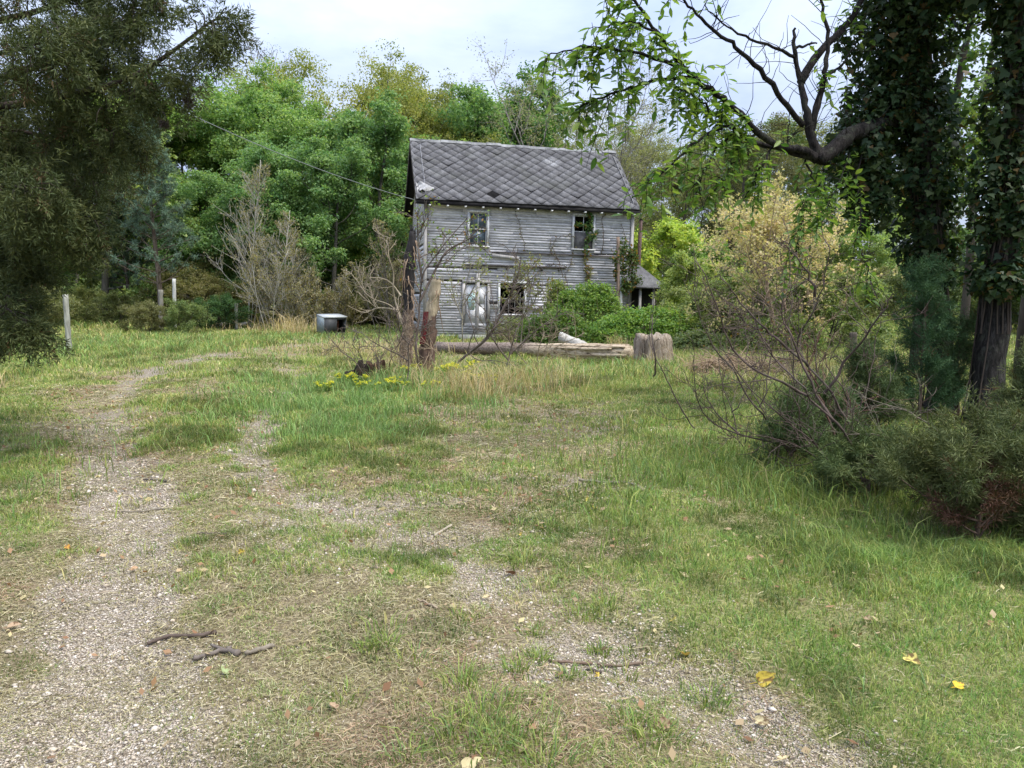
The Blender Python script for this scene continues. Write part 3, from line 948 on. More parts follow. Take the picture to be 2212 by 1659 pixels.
# flue pipe by the far end
fx, fzt = HWALL(1384, 474, 1.0)
fp = MB()
fp.tube([(fx, 1.0, 0.0), (fx, 1.0, fzt)], 0.075, 12)
fp.tube([(fx, 1.0, fzt), (fx, 1.0, fzt + .05)], 0.10, 12)
pp = fp.build('flue_pipe', mat_plain('rusty flue', (0.075, 0.045, 0.04), 0.8, 0.3, 12, 0.5), house)
MB().box(HW_, 0.98, fzt - .5, fx, 1.02, fzt - .46).build('bracket', M_DARKW, pp)
# lean-to porch on the right end
ax0, ax1 = HW_ + 0.04, HW_ + 1.35
ze, zt = 2.10, 3.0
lr = MB()
top = [(ax0 - 0.45, -0.45, ze), (ax1, -0.45, ze), (ax0 + 0.5, 0.6, zt), (ax0 - 0.05, 0.6, zt), (ax1, 3.2, ze), (ax0 + 0.5, 3.2, zt), (ax0 - .05, 3.2, zt)]
bot = [(x, y, z - 0.07) for x, y, z in top]
lr.add(top + bot, [np.array([[0, 1, 2, 3], [1, 4, 5, 2], [3, 2, 5, 6], [7, 10, 9, 8], [8, 9, 12, 11], [0, 7, 8, 1], [1, 8, 11, 4], [0, 3, 10, 7]])])
lt = lr.build('lean_to_roof', M_SHIN, house)
lw = MB()
for x in (ax0 + 0.22, ax0 + .78, ax1 - 0.12):
    lw.box(x, -0.30, -0.2, x + 0.09, -0.21, ze - 0.07)
lw.build('lean_to_post', M_GREYW, house)
MB().box(ax0, 0.5, -0.2, ax1 - 0.1, 0.56, ze - 0.05).box(ax1 - .1, 0.5, -.2, ax1 - 0.04, 3.1, ze - 0.05).build('lean_to_wall', M_BACK, house)
# the small black and white notice by the door (its print is too small to read in the photograph)
sx0, sz0, sx1, sz1 = hrect(1056, 648, 1075, 666)
nb = empty('notice_sign', xf(HM, np.array([[(sx0 + sx1) / 2, -0.035, sz0]]))[0], 'small black and white notice nailed beside the white door', 'sign')
nb.rotation_euler = house.rotation_euler
wd_, hd_ = sx1 - sx0, sz1 - sz0
MB().box(-wd_ / 2, -0.012, 0, wd_ / 2, -0.002, hd_).build('panel', mat_plain('sign white', (0.65, 0.65, 0.64), 0.5, 0.4, 4, 0.1), nb)
bk = MB().box(-wd_ / 2 + .004, -0.016, hd_ * .48, wd_ / 2 - .004, -0.0125, hd_ - .004)
for k_ in range(7):
    bk.box(-wd_ / 2 + .03 + k_ * .04, -0.016, hd_ * .16, -wd_ / 2 + .045 + k_ * .04, -0.0125, hd_ * .36)
bk.build('printing', mat_plain('sign black', (0.02, 0.02, 0.02), 0.5, 0.4, 4, 0.1), nb)
# ------------------------------------------------------------------ plant building
def unit(a):
    return a / (np.linalg.norm(a, axis=-1, keepdims=True) + 1e-9)
def curve(rng, p0, d0, L_, n, wander=0.12, up=0.0, sag=0.0):
    """a wandering path; up bends it upward, sag downward along its length"""
    d = unit(np.asarray(d0, float))
    p = [np.asarray(p0, float)]
    for k in range(n):
        d = unit(d + rng.normal(0, wander, 3) + np.array([0, 0, up / n - sag * (k + 1) / n / n * 2]))
        p.append(p[-1] + d * L_ / n)
    return np.array(p)
def along(path, t):
    f = t * (len(path) - 1)
    i = min(int(f), len(path) - 2)
    a = f - i
    return path[i] * (1 - a) + path[i + 1] * a, unit(path[i + 1] - path[i])
def side_dir(rng, d, ang):
    """d turned by ang about a random side axis"""
    r = unit(np.cross(d, rng.normal(0, 1, 3)))
    return d * cos(ang) + r * sin(ang)
def leaf_quads(mb, pos, nrm, dr, ln, wd, rnd, fold=0.25, old=None):
    n = len(pos)
    nrm = unit(nrm)
    dr = unit(dr - nrm * np.sum(dr * nrm, -1, keepdims=True))
    sd_ = np.cross(nrm, dr)
    ln = np.broadcast_to(ln, (n,))[:, None]; wd = np.broadcast_to(wd, (n,))[:, None]
    m = pos + dr * ln * 0.45
    v = np.stack([pos, m + sd_ * wd / 2 + nrm * wd * fold, pos + dr * ln - nrm * ln * 0.12, m - sd_ * wd / 2 + nrm * wd * fold], 1).reshape(-1, 3)
    i = np.arange(n)[:, None] * 4
    f = np.concatenate([i + np.array([[0, 1, 2]]), i + np.array([[0, 2, 3]])])
    kw = dict(rnd=np.repeat(rnd, 4))
    if old is not None: kw['old'] = np.repeat(old, 4)
    mb.add(v, [f], **kw)
def clusters(mb, rng, cen, per, rxy, rz, ln, wd, upb=0.7, cvar=0.35, outdir=None):
    """leaf clumps round the given centres"""
    cen = np.asarray(cen, float)
    k = len(cen)
    n = k * per
    b = rng.normal(0, 1, (n, 3))
    b = unit(b) * (rng.random((n, 1)) ** 0.45)
    sc_ = 0.4 + 1.15 * rng.random(k)
    off = b * np.array([rxy, rxy, rz]) * np.repeat(sc_, per)[:, None]
    pos = np.repeat(cen, per, 0) + off
    nrm = rng.normal(0, 1, (n, 3)) + np.array([0, 0, upb * 1.6]) + b * 0.7
    dr = rng.normal(0, 1, (n, 3)) + b * 0.8 - np.array([0, 0, 0.3])
    cr = rng.random(k)
    rnd = np.clip(np.repeat(cr, per) * cvar + rng.random(n) * (1 - cvar), 0, 1)
    s = 0.6 + 0.8 * rng.random(n)
    leaf_quads(mb, pos, nrm, dr, ln * s, wd * s, rnd, old=rng.random(n))
def grow_tree(seed, H=12.0, hb=0.25, R_=4.0, limbs=14, tr=0.2, sub=5, twig=4, shape='round', el0=10, el1=65, wander=0.12, multi=1, minr=0.012, lean=(0, 0)):
    """trunk, limbs, branches and twigs; returns the wood mesh builder and the twig tips"""
    rng = np.random.default_rng(seed)
    wood, tips = MB(), []
    for m_ in range(multi):
        a0 = m_ * 2 * pi / multi + rng.random()
        b0 = np.array([cos(a0), sin(a0), 0]) * (0.25 if multi > 1 else 0.0)
        d0 = np.array([lean[0] + (0.22 * cos(a0) if multi > 1 else 0), lean[1] + (0.22 * sin(a0) if multi > 1 else 0), 1.0])
        Hm = H * (1 if m_ == 0 else rng.uniform(0.7, 0.98))
        trunk = curve(rng, b0 - np.array([0, 0, 0.15]), d0, Hm * 0.95, 12, 0.05, up=0.15)
        trr = tr / math.sqrt(multi)
        rad = trr * (1 - 0.9 * np.linspace(0, 1, 13)) + 0.012
        rad[0] *= 1.35
        wood.tube(trunk, rad, 8)
        tips.append(trunk[-1])
        for i in range(limbs):
            s = (i + 0.5) / limbs
            t = hb + (1 - hb) * s * 0.97
            p, dt = along(trunk, t)
            az = i * 2.4 + rng.normal(0, 0.4)
            el = radians(el0 + (el1 - el0) * s + rng.normal(0, 8))
            if shape == 'round': sh_ = math.sqrt(max(0.06, 1 - (1.9 * (s - 0.38)) ** 2)) if s > 0.38 else math.sqrt(max(0.1, 1 - (1.5 * (s - 0.38)) ** 2))
            elif shape == 'cone': sh_ = 1.02 - 0.9 * s
            elif shape == 'vase': sh_ = 0.55 + 0.5 * s
            else: sh_ = 1.0
            Ll = R_ * sh_ * rng.uniform(0.8, 1.15) / (max(cos(el), 0.55))
            Ll = min(Ll, R_ * 1.25)
            limb = curve(rng, p, (cos(az) * cos(el), sin(az) * cos(el), sin(el)), Ll, 7, wander, up=0.25)
            r0 = max(minr * 2, trr * (1 - t * 0.8) * 0.42)
            wood.tube(limb, np.linspace(r0, minr, 8), 5, cap=False)
            tips.append(limb[-1])
            for j in range(sub):
                tj = rng.uniform(0.3, 0.98)
                q, dq = along(limb, tj)
                d2 = side_dir(rng, dq, radians(rng.uniform(28, 65)))
                L2 = Ll * rng.uniform(0.28, 0.5) * (1.25 - 0.5 * tj)
                br = curve(rng, q, d2, L2, 5, wander * 1.2, up=0.2)
                wood.tube(br, np.linspace(max(minr, r0 * 0.4), minr * 0.7, 6), 4, cap=False)
                tips += [br[-1], br[3]]
                for k in range(twig):
                    tk = rng.uniform(0.25, 1)
                    q2, dq2 = along(br, tk)
                    d3 = side_dir(rng, dq2, radians(rng.uniform(25, 60)))
                    tw = curve(rng, q2, d3, L2 * rng.uniform(0.3, 0.55), 3, wander, up=0.15)
                    wood.tube(tw, np.linspace(minr * 0.75, minr * 0.4, 4), 3, cap=False)
                    tips.append(tw[-1])
    tips = np.array(tips)
    f = H / tips[:, 2].max()
    tips[:, 2] *= f
    for v in wood.v: v[:, 2] *= f
    return rng, wood, tips

def broad_tree(seed, name, label, cat, group=None, leaf=(0.10, 0.16, 0.04), bark=(0.10, 0.09, 0.075), per=60, rxy=0.5, rz=0.28, ln=0.16, wd=0.10, upb=0.7, keep=1.0, mat=None, loc=(0, 0, 0), crown='crown', high=False, **kw):
    rng, wood, tips = grow_tree(seed, **kw)
    if high: tips = tips[rng.random(len(tips)) < np.clip((tips[:, 2] / kw['H'] - .22) * 2.2, .06, 1)]
    root = empty(name, loc, label, cat, group)
    wood.build('trunk', M_BARK, root, bark, smooth=True)
    if keep < 1: tips = tips[rng.random(len(tips)) < keep]
    cr = MB()
    clusters(cr, rng, tips, per, rxy, rz, ln, wd, upb)
    cr.build(crown, mat or M_LEAF, root, leaf)
    return root

def put(root, u, depth, s, label, leaf=None, bark=None, rz=None, first=False, sz=None):
    """stand a tree (a copy, or the first one itself) at picture column u and the given distance"""
    x = (u - 1106) / FPX * depth * 1.0
    loc = (x, depth, float(height(x, depth)) - 0.05)
    rz = random.uniform(0, 6.28) if rz is None else rz
    sc_ = (s, s, sz or s)
    if first:
        root.location = loc; root.rotation_euler = (0, 0, rz); root.scale = sc_; root['label'] = label
        r = root
    else:
        r = copy_tree(root, loc, rz, sc_, label)
    for c in r.children:
        if leaf is not None and c.name.startswith(('crown', 'needles')): c.color = (*leaf, 1)
        if bark is not None and c.name.startswith('trunk'): c.color = (*bark, 1)
    return r
random.seed(4)
GW = 'trees along the edge of the wood'
# ---- templates, each unit sized about as in the picture
T_maple = broad_tree(11, 'maple_tree', '', 'tree', GW, H=15, hb=0.14, R_=5.0, limbs=22, tr=0.24, sub=5, twig=4, per=84, rxy=0.66, rz=0.36, ln=0.165, wd=0.11, el0=4, el1=66)
T_maple2 = broad_tree(12, 'maple_tree', '', 'tree', GW, H=12, hb=0.08, R_=4.4, limbs=20, tr=0.2, sub=5, twig=4, per=80, rxy=0.60, rz=0.32, ln=0.155, wd=0.105, el0=-4, el1=60)
T_oak = broad_tree(13, 'oak_tree', '', 'tree', GW, H=16, hb=0.3, R_=5.0, limbs=22, tr=0.26, sub=5, twig=4, per=58, rxy=0.72, rz=0.45, ln=0.14, wd=0.08, upb=0.3, el0=12, el1=72)
T_thin = broad_tree(14, 'budding_tree', '', 'tree', GW, H=16, hb=0.28, R_=3.6, limbs=14, tr=0.2, sub=6, twig=5, per=9, rxy=0.4, rz=0.4, ln=0.10, wd=0.06, el0=35, el1=75, shape='vase', multi=3, bark=(0.22, 0.20, 0.18), minr=0.014)
T_young = broad_tree(15, 'young_tree', '', 'tree', GW, H=6, hb=0.12, R_=2.2, limbs=18, tr=0.09, sub=5, twig=3, per=55, rxy=0.34, rz=0.2, ln=0.13, wd=0.09, el0=5, el1=62)
T_bare = broad_tree(16, 'bare_tree', '', 'tree', GW, H=15, hb=0.35, R_=3.0, limbs=14, tr=0.16, sub=6, twig=5, per=3, rxy=0.35, rz=0.35, ln=0.09, wd=0.05, el0=40, el1=76, shape='vase', bark=(0.24, 0.21, 0.20), minr=0.013)
T_shrub = broad_tree(17, 'woodland_shrub', '', 'shrub', 'shrubs at the edge of the wood', H=3.2, hb=0.05, R_=1.7, limbs=10, tr=0.05, sub=4, twig=3, per=34, rxy=0.30, rz=0.22, ln=0.10, wd=0.06, el0=10, el1=60, multi=3, minr=0.008)
# pine: tiers of thin branches with needle tufts
def pine(seed):
    rng = np.random.default_rng(seed)
    root = empty('pine_tree', (0, 0, 0), '', 'tree', GW)
    wood, cen = MB(), []
    H = 10.5
    trunk = curve(rng, (0, 0, -0.1), (0.02, 0, 1), H, 12, 0.02)
    wood.tube(trunk, np.linspace(0.15, 0.02, 13), 8)
    for k in range(15):
        t = 0.22 + 0.76 * k / 15
        p, _ = along(trunk, t)
        for a in range(5):
            az = a * 2 * pi / 5 + k * 0.7 + rng.normal(0, .2)
            Lb = (2.3 * (1.05 - t) + 0.35) * rng.uniform(0.7, 1.15)
            b = curve(rng, p, (cos(az), sin(az), 0.12 + 0.5 * t), Lb, 5, 0.09, up=0.35)
            wood.tube(b, np.linspace(0.03, 0.008, 6), 4, cap=False)
            dead = k < 4
            for j in range(9 if not dead else 3):
                q, dq = along(b, rng.uniform(0.3, 1.0))
                e = q + side_dir(rng, dq, radians(rng.uniform(20, 60))) * rng.uniform(0.1, 0.5) + np.array([0, 0, .06])
                wood.tube([q, (q + e) / 2, e], [0.008, 0.006, 0.004], 3, cap=False)
                cen.append(e)
    wood.build('trunk', M_BARK, root, (0.12, 0.095, 0.075), smooth=True)
    cen = np.array(cen)
    nd = MB()
    per = 60
    n = len(cen) * per
    d = unit(rng.normal(0, 1, (n, 3)) + np.array([0, 0, 0.35]))
    pos = np.repeat(cen, per, 0) + rng.normal(0, 0.05, (n, 3))
    leaf_quads(nd, pos, rng.normal(0, 1, (n, 3)), d, 0.20 * (0.6 + 0.6 * rng.random(n)), 0.022, np.clip(rng.random(n), 0, 1), 0.1, old=rng.random(n))
    nd.build('needles', M_NEEDLE, root, (0.13, 0.20, 0.14))
    return root
T_pine = pine(31)

BRIGHT, MID, DEEP = (0.195, 0.305, 0.095), (0.155, 0.26, 0.095), (0.11, 0.19, 0.07)
YEL, OLIVE, PALE, LIME, DULL = (0.29, 0.31, 0.085), (0.26, 0.285, 0.105), (0.27, 0.36, 0.125), (0.34, 0.43, 0.085), (0.21, 0.225, 0.10)
# left of the house
put(T_maple, 545, 50, 1.13, 'tall rounded bright green maple rising highest over the bare grey shrubs', BRIGHT, first=True)
put(T_maple, 655, 46, 0.97, 'bright green maple with layered boughs, behind the overhead wire midway to the house', BRIGHT, rz=2.0)
put(T_maple2, 800, 43, 1.02, 'dense mid green maple close behind the left gable of the house', MID, first=True)
put(T_maple2, 718, 39.5, 0.78, 'low green maple hanging down behind the rusty metal box', MID, rz=1.1)
put(T_maple2, 612, 42, 0.85, 'deep green maple right behind the taller of the bare grey shrubs', MID, rz=4.0)
put(T_maple, 440, 50, 1.06, 'yellowish green maple between the blue green pine and the tallest maple', (0.14, 0.22, 0.05), rz=3.3)
put(T_maple2, 225, 43, 1.1, 'light green maple half hidden by the near cedar boughs', PALE, rz=0.4)
put(T_maple, 300, 54, 1.05, 'pale yellow green maple seen above and left of the pine', (0.16, 0.23, 0.06), rz=5.0)
put(T_maple2, 100, 47, 1.0, 'green maple deep behind the cedar at the far end of the lawn', MID, rz=2.7)
put(T_maple2, 390, 56, 1.25, 'bright green maple filling the gap right behind the blue green pine', PALE, rz=5.8)
put(T_maple2, 470, 44, .72, 'low green maple between the pine and the bare grey shrubs', MID, rz=3.1)
put(T_maple2, 880, 47, .95, 'green maple just clearing the left eave of the house', BRIGHT, rz=4.6)
put(T_oak, 610, 57, 1.17, 'yellow tinged oak whose top shows along the skyline of the tallest maple', (0.28, 0.31, 0.085), rz=1.4)
put(T_maple, -20, 50, 0.9, 'dark green maple at the end of the wood behind the cedar', DEEP, rz=1.7)
put(T_pine, 352, 38, 1.0, 'blue green pine with a straight bare lower trunk', first=True)
put(T_pine, 285, 44, 0.8, 'smaller pine in the shade behind the blue green pine', rz=2.0, leaf=(0.06, 0.11, 0.06))
put(T_bare, 500, 58, 1.42, 'thin leafless tree whose bare top stands above the tallest maple', first=True)
put(T_bare, 448, 62, 1.35, 'leafless pinkish tree top beside the cedar bough against the sky', rz=2.2, bark=(0.26, 0.21, 0.20))
put(T_thin, 735, 62, .95, 'sparse reddish budding tree peeping out between the maple and the oak', (0.22, 0.15, 0.08), first=True)
put(T_thin, 690, 60, 1.05, 'thin budding tree at the right shoulder of the tallest maple', (0.20, 0.21, 0.08), rz=1.0)
# behind the house
put(T_oak, 850, 58, 1.17, 'yellow olive oak over the left end of the roof', YEL, first=True)
put(T_oak, 930, 64, 1.17, 'olive oak with ragged top behind the roof ridge', (0.19, 0.21, 0.055), rz=2.2)
put(T_maple, 1075, 60, 1.29, 'bright green round topped tree over the middle of the roof', (0.10, 0.20, 0.05), rz=0.9)
put(T_maple2, 1030, 57, 1.35, 'green tree just left of the round topped one over the middle of the roof', MID, rz=2.9)
put(T_maple2, 1120, 62, 1.42, 'green tree just right of the round topped one over the middle of the roof', (0.16, 0.27, 0.10), rz=1.3)
put(T_oak, 890, 54, 1.02, 'yellow olive oak spreading low between the left maples and the roof', (0.25, 0.27, 0.075), rz=3.7)
put(T_oak, 1005, 66, 1.08, 'yellow green oak showing low between two higher crowns behind the roof', OLIVE, rz=4.4)
put(T_thin, 1265, 50, 1.06, 'grey many stemmed tree with sparse pale buds over the right end of the roof', (0.26, 0.26, 0.14), rz=2.9, bark=(0.20, 0.18, 0.165))
put(T_thin, 1345, 54, 0.95, 'grey stemmed budding tree to the right of the roof end', (0.24, 0.25, 0.11), rz=0.6)
put(T_oak, 1170, 70, 1.12, 'hazy olive tree low behind the grey budding tree', OLIVE, rz=3.9)
put(T_oak, 1370, 60, 0.9, 'olive tree behind the flue pipe of the house', OLIVE, rz=5.2)
# right of the house
put(T_maple, 1560, 62, 0.98, 'pale green tree beyond the lime green sapling', PALE, rz=1.9)
put(T_oak, 1485, 50, 0.72, 'dull olive tree right behind the lime green young maple', DULL, rz=0.2)
put(T_oak, 1610, 47, 0.76, 'dull brownish olive tree over the tan blossoming bush', (0.15, 0.15, 0.065), rz=1.2)
put(T_maple2, 1670, 58, 1.2, 'bluish green tree under the cherry bough', (0.13, 0.20, 0.09), rz=2.6)
put(T_oak, 1760, 54, 0.85, 'pale olive tree behind the drooping cherry leaves', (0.20, 0.22, 0.08), rz=4.7)
put(T_maple2, 1850, 48, 0.7, 'light green tree beside the ivy covered trunk', PALE, rz=5.5)
put(T_oak, 1935, 52, 0.62, 'grey olive tree seen under the ivy beyond the far field', DULL, rz=3.0)
put(T_maple2, 2050, 46, 0.5, 'green tree seen between the two ivy covered trunks', MID, rz=0.5)
put(T_maple2, 2180, 44, 0.55, 'green tree behind the rough barked trunk', MID, rz=3.5)
put(T_young, 1440, 33.5, 0.92, 'lime green young maple beside the right end of the house', LIME, first=True, sz=0.83)
put(T_young, 1490, 27.5, 0.52, 'small pale lime sapling beside the lean-to porch', (0.30, 0.36, 0.11), rz=2.0)
put(T_young, 1550, 30.0, 0.62, 'green sapling at the left of the tan blossoming bush', (0.16, 0.25, 0.06), rz=4.0)
# shrubs at the edge of the wood
SHR = [(180, 41, .6, OLIVE, 'olive shrub left of the pale posts in the shade'), (255, 38, .5, (0.12, 0.14, 0.05), 'dark olive shrub in front of the smaller pine'), (318, 31.8, .40, (0.17, 0.17, 0.07), 'bushy olive shrub at the foot of the blue green pine'),
       (398, 31.6, .42, (0.16, 0.21, 0.075), 'round green shrub under the white post'), (455, 37, .75, (0.17, 0.16, 0.06), 'tall brownish shrub beside the pine trunk'), (480, 35, .48, (0.06, 0.12, 0.04), 'small dark green shrub left of the bare grey shrubs'),
       (420, 41, 1.0, (0.16, 0.16, 0.06), 'brown olive thicket shrub behind the white post'), (70, 36, .7, DULL, 'dull shrub at the edge of the cedar shade'), (10, 40, .9, DULL, 'dull shrub deepest in the cedar shade'),
       (760, 41, .8, (0.13, 0.14, 0.06), 'brown shrub beside the collapsed shed'), (860, 39, .8, (0.12, 0.13, 0.05), 'olive shrub tucked against the left gable'), (1545, 25.5, .62, (0.20, 0.24, 0.085), 'pale green shrub behind the hollow stump'),
       (1620, 24, .66, (0.18, 0.22, 0.075), 'pale green shrub behind the brush pile'), (1500, 26.5, .5, (0.22, 0.27, 0.085), 'yellow green shrub right of the honeysuckle mounds'), (1780, 23, .7, (0.18, 0.23, 0.085), 'pale leafy shrub to the right of the tan bush'),
       (1870, 44, .9, DULL, 'grey olive shrub at the end of the far field'), (1990, 40, .9, (0.10, 0.13, 0.05), 'dark shrub behind the right ivy trunk'), (2140, 34, 1.0, (0.10, 0.14, 0.05), 'green shrub behind the rough barked trunk'), (2250, 30, 1.1, (0.09, 0.12, 0.04), 'green shrub at the right end behind the trunks')]
for k_, (u, d, s, c, lb) in enumerate(SHR):
    put(T_shrub, u, d, s * 1.1, lb, c, first=(k_ == 0))
# the far wood as one mass
rng = np.random.default_rng(77)
wd_ = MB(); lf_ = MB()
cen = []
for k in range(230):
    y = rng.uniform(66, 100); x = rng.uniform(-0.85, 0.85) * y
    h = rng.uniform(8.5, 14.5) * (1 - 0.18 * abs(x / y + 0.25))
    if x / y > 0.22: h *= 0.66
    if x / y > 0.42: h *= 0.7
    t_ = curve(rng, (x, y, -0.2), (0, 0, 1), h * 0.95, 4, 0.04)
    wd_.tube(t_, np.linspace(rng.uniform(.1, .22), .03, 5), 5, cap=False)
    for j in range(26):
        zz = h * rng.uniform(0.12, 1.0)
        r_ = 2.6 * math.sqrt(max(0.05, 1 - (zz / h) ** 2)) + 0.4
        a = rng.random() * 6.28
        cen.append((x + cos(a) * r_ * rng.random() ** .5, y + sin(a) * r_ * rng.random() ** .5, zz))
clusters(lf_, rng, cen, 46, 0.95, 0.6, 0.34, 0.22, 0.5)
fw = empty('far_wood', (0, 0, 0), 'mixed green wood filling the background behind the nearer trees', 'woodland')
fw['kind'] = 'stuff'
o = lf_.build('foliage', M_LEAF, fw, (0.15, 0.20, 0.08)); o['kind'] = 'stuff'
o = wd_.build('trunks', M_BARK, fw, (0.11, 0.10, 0.085)); o['kind'] = 'stuff'
# ------------------------------------------------------------------ tall grass island, straw clumps
tall = MB()
def sward(mb, cen, n, rx, ry, h, wd, pal, lean=0.8, droop=0.5, keepf=None):
    c = G(*cen)
    x = c[0] + RG.normal(0, 0.5, n) * rx; y = c[1] + RG.normal(0, 0.5, n) * ry
    nn = fbm(x * 3, y * 3, 61, 3)
    k = RG.random(n) < sstep(0.33, 0.6, nn)
    x, y, nn = x[k], y[k], nn[k]
    blades(mb, x, y, h * (0.4 + 0.7 * RG.random(len(x))) * (0.5 + nn), wd * (0.7 + 0.6 * RG.random(len(x))), pick(len(x), pal), lean, droop)
LUSH = [(0.15, 0.26, 0.07), (0.19, 0.30, 0.085), (0.24, 0.33, 0.12), (0.17, 0.27, 0.10)]
sward(tall, (700, 880), 4600, 1.55, 2.2, 0.24, 0.0095, LUSH)
sward(tall, (650, 840), 2200, 1.5, 2.4, 0.26, 0.011, LUSH)
sward(tall, (740, 935), 1500, 1.0, 0.9, 0.17, 0.008, LUSH)
sward(tall, (850, 875), 1800, 1.5, 1.3, 0.26, 0.010, LUSH)
sward(tall, (960, 880), 700, 1.0, 0.8, 0.20, 0.010, LUSH)
sward(tall, (960, 830), 1800, 2.2, 1.8, 0.36, 0.013, LUSH)
sward(tall, (1350, 800), 2200, 6.0, 2.5, 0.26, 0.016, LUSH + YELLOWS[:1])
sward(tall, (150, 755), 3800, 9.0, 6.0, 0.30, 0.020, LUSH + [(0.14, 0.18, 0.06)])
sward(tall, (560, 735), 2600, 8.0, 4.0, 0.28, 0.024, LUSH + YELLOWS[:1])
sward(tall, (1540, 985), 3600, 1.8, 2.2, 0.20, 0.0075, GREENS + LUSH[:2])
sward(tall, (1750, 1075), 6500, 2.2, 1.3, 0.17, 0.006, GREENS)
sward(tall, (1950, 1010), 3000, 2.6, 2.0, 0.28, 0.008, GREENS + [(0.30, 0.27, 0.11)])
sward(tall, (2000, 1180), 4200, 2.0, 0.8, 0.12, 0.005, GREENS)
sward(tall, (40, 1000), 900, 1.6, 2.4, 0.20, 0.008, GREENS + LUSH)
sward(tall, (1500, 760), 1200, 4.0, 2.0, 0.36, 0.016, [(0.20, 0.24, 0.10), (0.15, 0.19, 0.07)])
tag(tall.build('tall_grass', M_BLADE), 'long lush green grass growing round the stump and along the edges of the yard', 'grass', kind='stuff')
dry = MB()
TANS = [(0.42, 0.34, 0.19), (0.50, 0.41, 0.25), (0.36, 0.27, 0.14), (0.46, 0.36, 0.16)]
for cen, n, rx, ry, h, wdd in (((1085, 845), 420, 1.5, 1.0, .55, .011), ((1010, 860), 200, .8, .7, .45, .010), ((980, 835), 140, .7, .8, .5, .011), ((1140, 830), 240, 1.0, 1.0, .5, .012), ((930, 820), 220, 1.2, 1.2, .4, .012), ((820, 765), 260, 2.0, 1.6, .45, .016),
                               ((735, 755), 300, 2.6, 1.8, .35, .018), ((625, 722), 260, 1.5, 1.2, .95, .022), ((700, 722), 60, 1.2, .8, .55, .02), ((560, 716), 90, 2.5, 1.0, .5, .022), ((4, 835), 110, .35, .4, .45, .010), ((1335, 752), 70, .5, .5, .5, .014), ((228, 742), 22, .12, .12, .9, .018),
                               ((1560, 800), 340, 2.2, 1.2, .35, .013), ((1790, 800), 500, 3.0, 2.0, .5, .014), ((1680, 830), 260, 1.8, 1.4, .35, .012), ((860, 790), 220, 1.0, 1.4, .45, .012)):
    sward(dry, cen, n * 2, rx, ry, h, wdd * .8, TANS, 0.8, 0.8)
tag(dry.build('dry_grass', M_BLADE), 'tan dead stalks of last year standing in clumps among the green grass', 'dry grass', kind='stuff')

# ------------------------------------------------------------------ posts
def gz(p): return float(height(p[0], p[1]))
def stand(u, v):
    p = G(u, v); p[2] = gz(p) - 0.03
    return p
def rough_post(name, base, vt, u_top, r, mat, label, cat='post', group=None, sides=8, top=True):
    y = base[1]
    tp = D(u_top, vt, y)
    root_loc = base
    n = 14
    path = np.array([base * (1 - t) + tp * t for t in np.linspace(0, 1, n)]) - root_loc
    path[:, :2] += RH.normal(0, r * 0.03, (n, 2))
    mb = MB().tube(path, r * (1 + RH.normal(0, .03, n)), sides, rough=0.07, rng=RH)
    o = mb.build(name, mat)
    o.location = root_loc
    return tag(o, label, cat, group)
M_POSTW = mat_plain('silvered post', (0.27, 0.27, 0.23), 0.9, 0.15, 18, 0.5, (1, 1, .12), bump=0.02)
M_POSTD = mat_plain('dark post', (0.10, 0.085, 0.07), 0.9, 0.15, 18, 0.5, (1, 1, .12), bump=0.02)
rough_post('wooden_post', stand(150, 764), 636, 141, 0.075, M_POSTW, 'split grey wooden post leaning alone on the left of the lawn', group='old wooden posts')
rough_post('wooden_post', D(377, 700, 33.0) * [1, 1, 0], 602, 376, 0.075, mat_plain('bleached post', (0.42, 0.42, 0.39), 0.9, .15, 18, .3, (1, 1, .12)), 'bleached white post standing behind the low bushes near the pine', group='old wooden posts')
rough_post('wooden_post', D(347, 700, 33.5) * [1, 1, 0], 626, 347, 0.10, mat_plain('mossy post', (0.19, 0.18, 0.15), 0.9, .15, 18, .4, (1, 1, .12)), 'stout mossy grey post right before the pine trunk', group='old wooden posts')
rough_post('wooden_post', D(511, 700, 35.0) * [1, 1, 0], 655, 510, 0.08, M_POSTW, 'short grey post at the left edge of the bare grey shrubs', group='old wooden posts')
rough_post('wooden_post', stand(1845, 772), 718, 1843, 0.09, M_POSTD, 'dark short post at the near end of the far field', group='old wooden posts')
rough_post('wooden_post', D(1341, 700, 29.3) * [1, 1, 0], 598, 1340, 0.08, M_TRIM, 'broken white porch post standing in the honeysuckle', group='old wooden posts')
rough_post('broken_trunk', D(1336, 700, 29.2) * [1, 1, 0], 512, 1335, 0.065, mat_plain('peeled trunk', (0.22, 0.16, 0.12), 0.9, .15, 12, .5, (1, 1, .2)), 'thin peeled dead trunk wrapped in vine at the right corner of the house', 'dead tree')

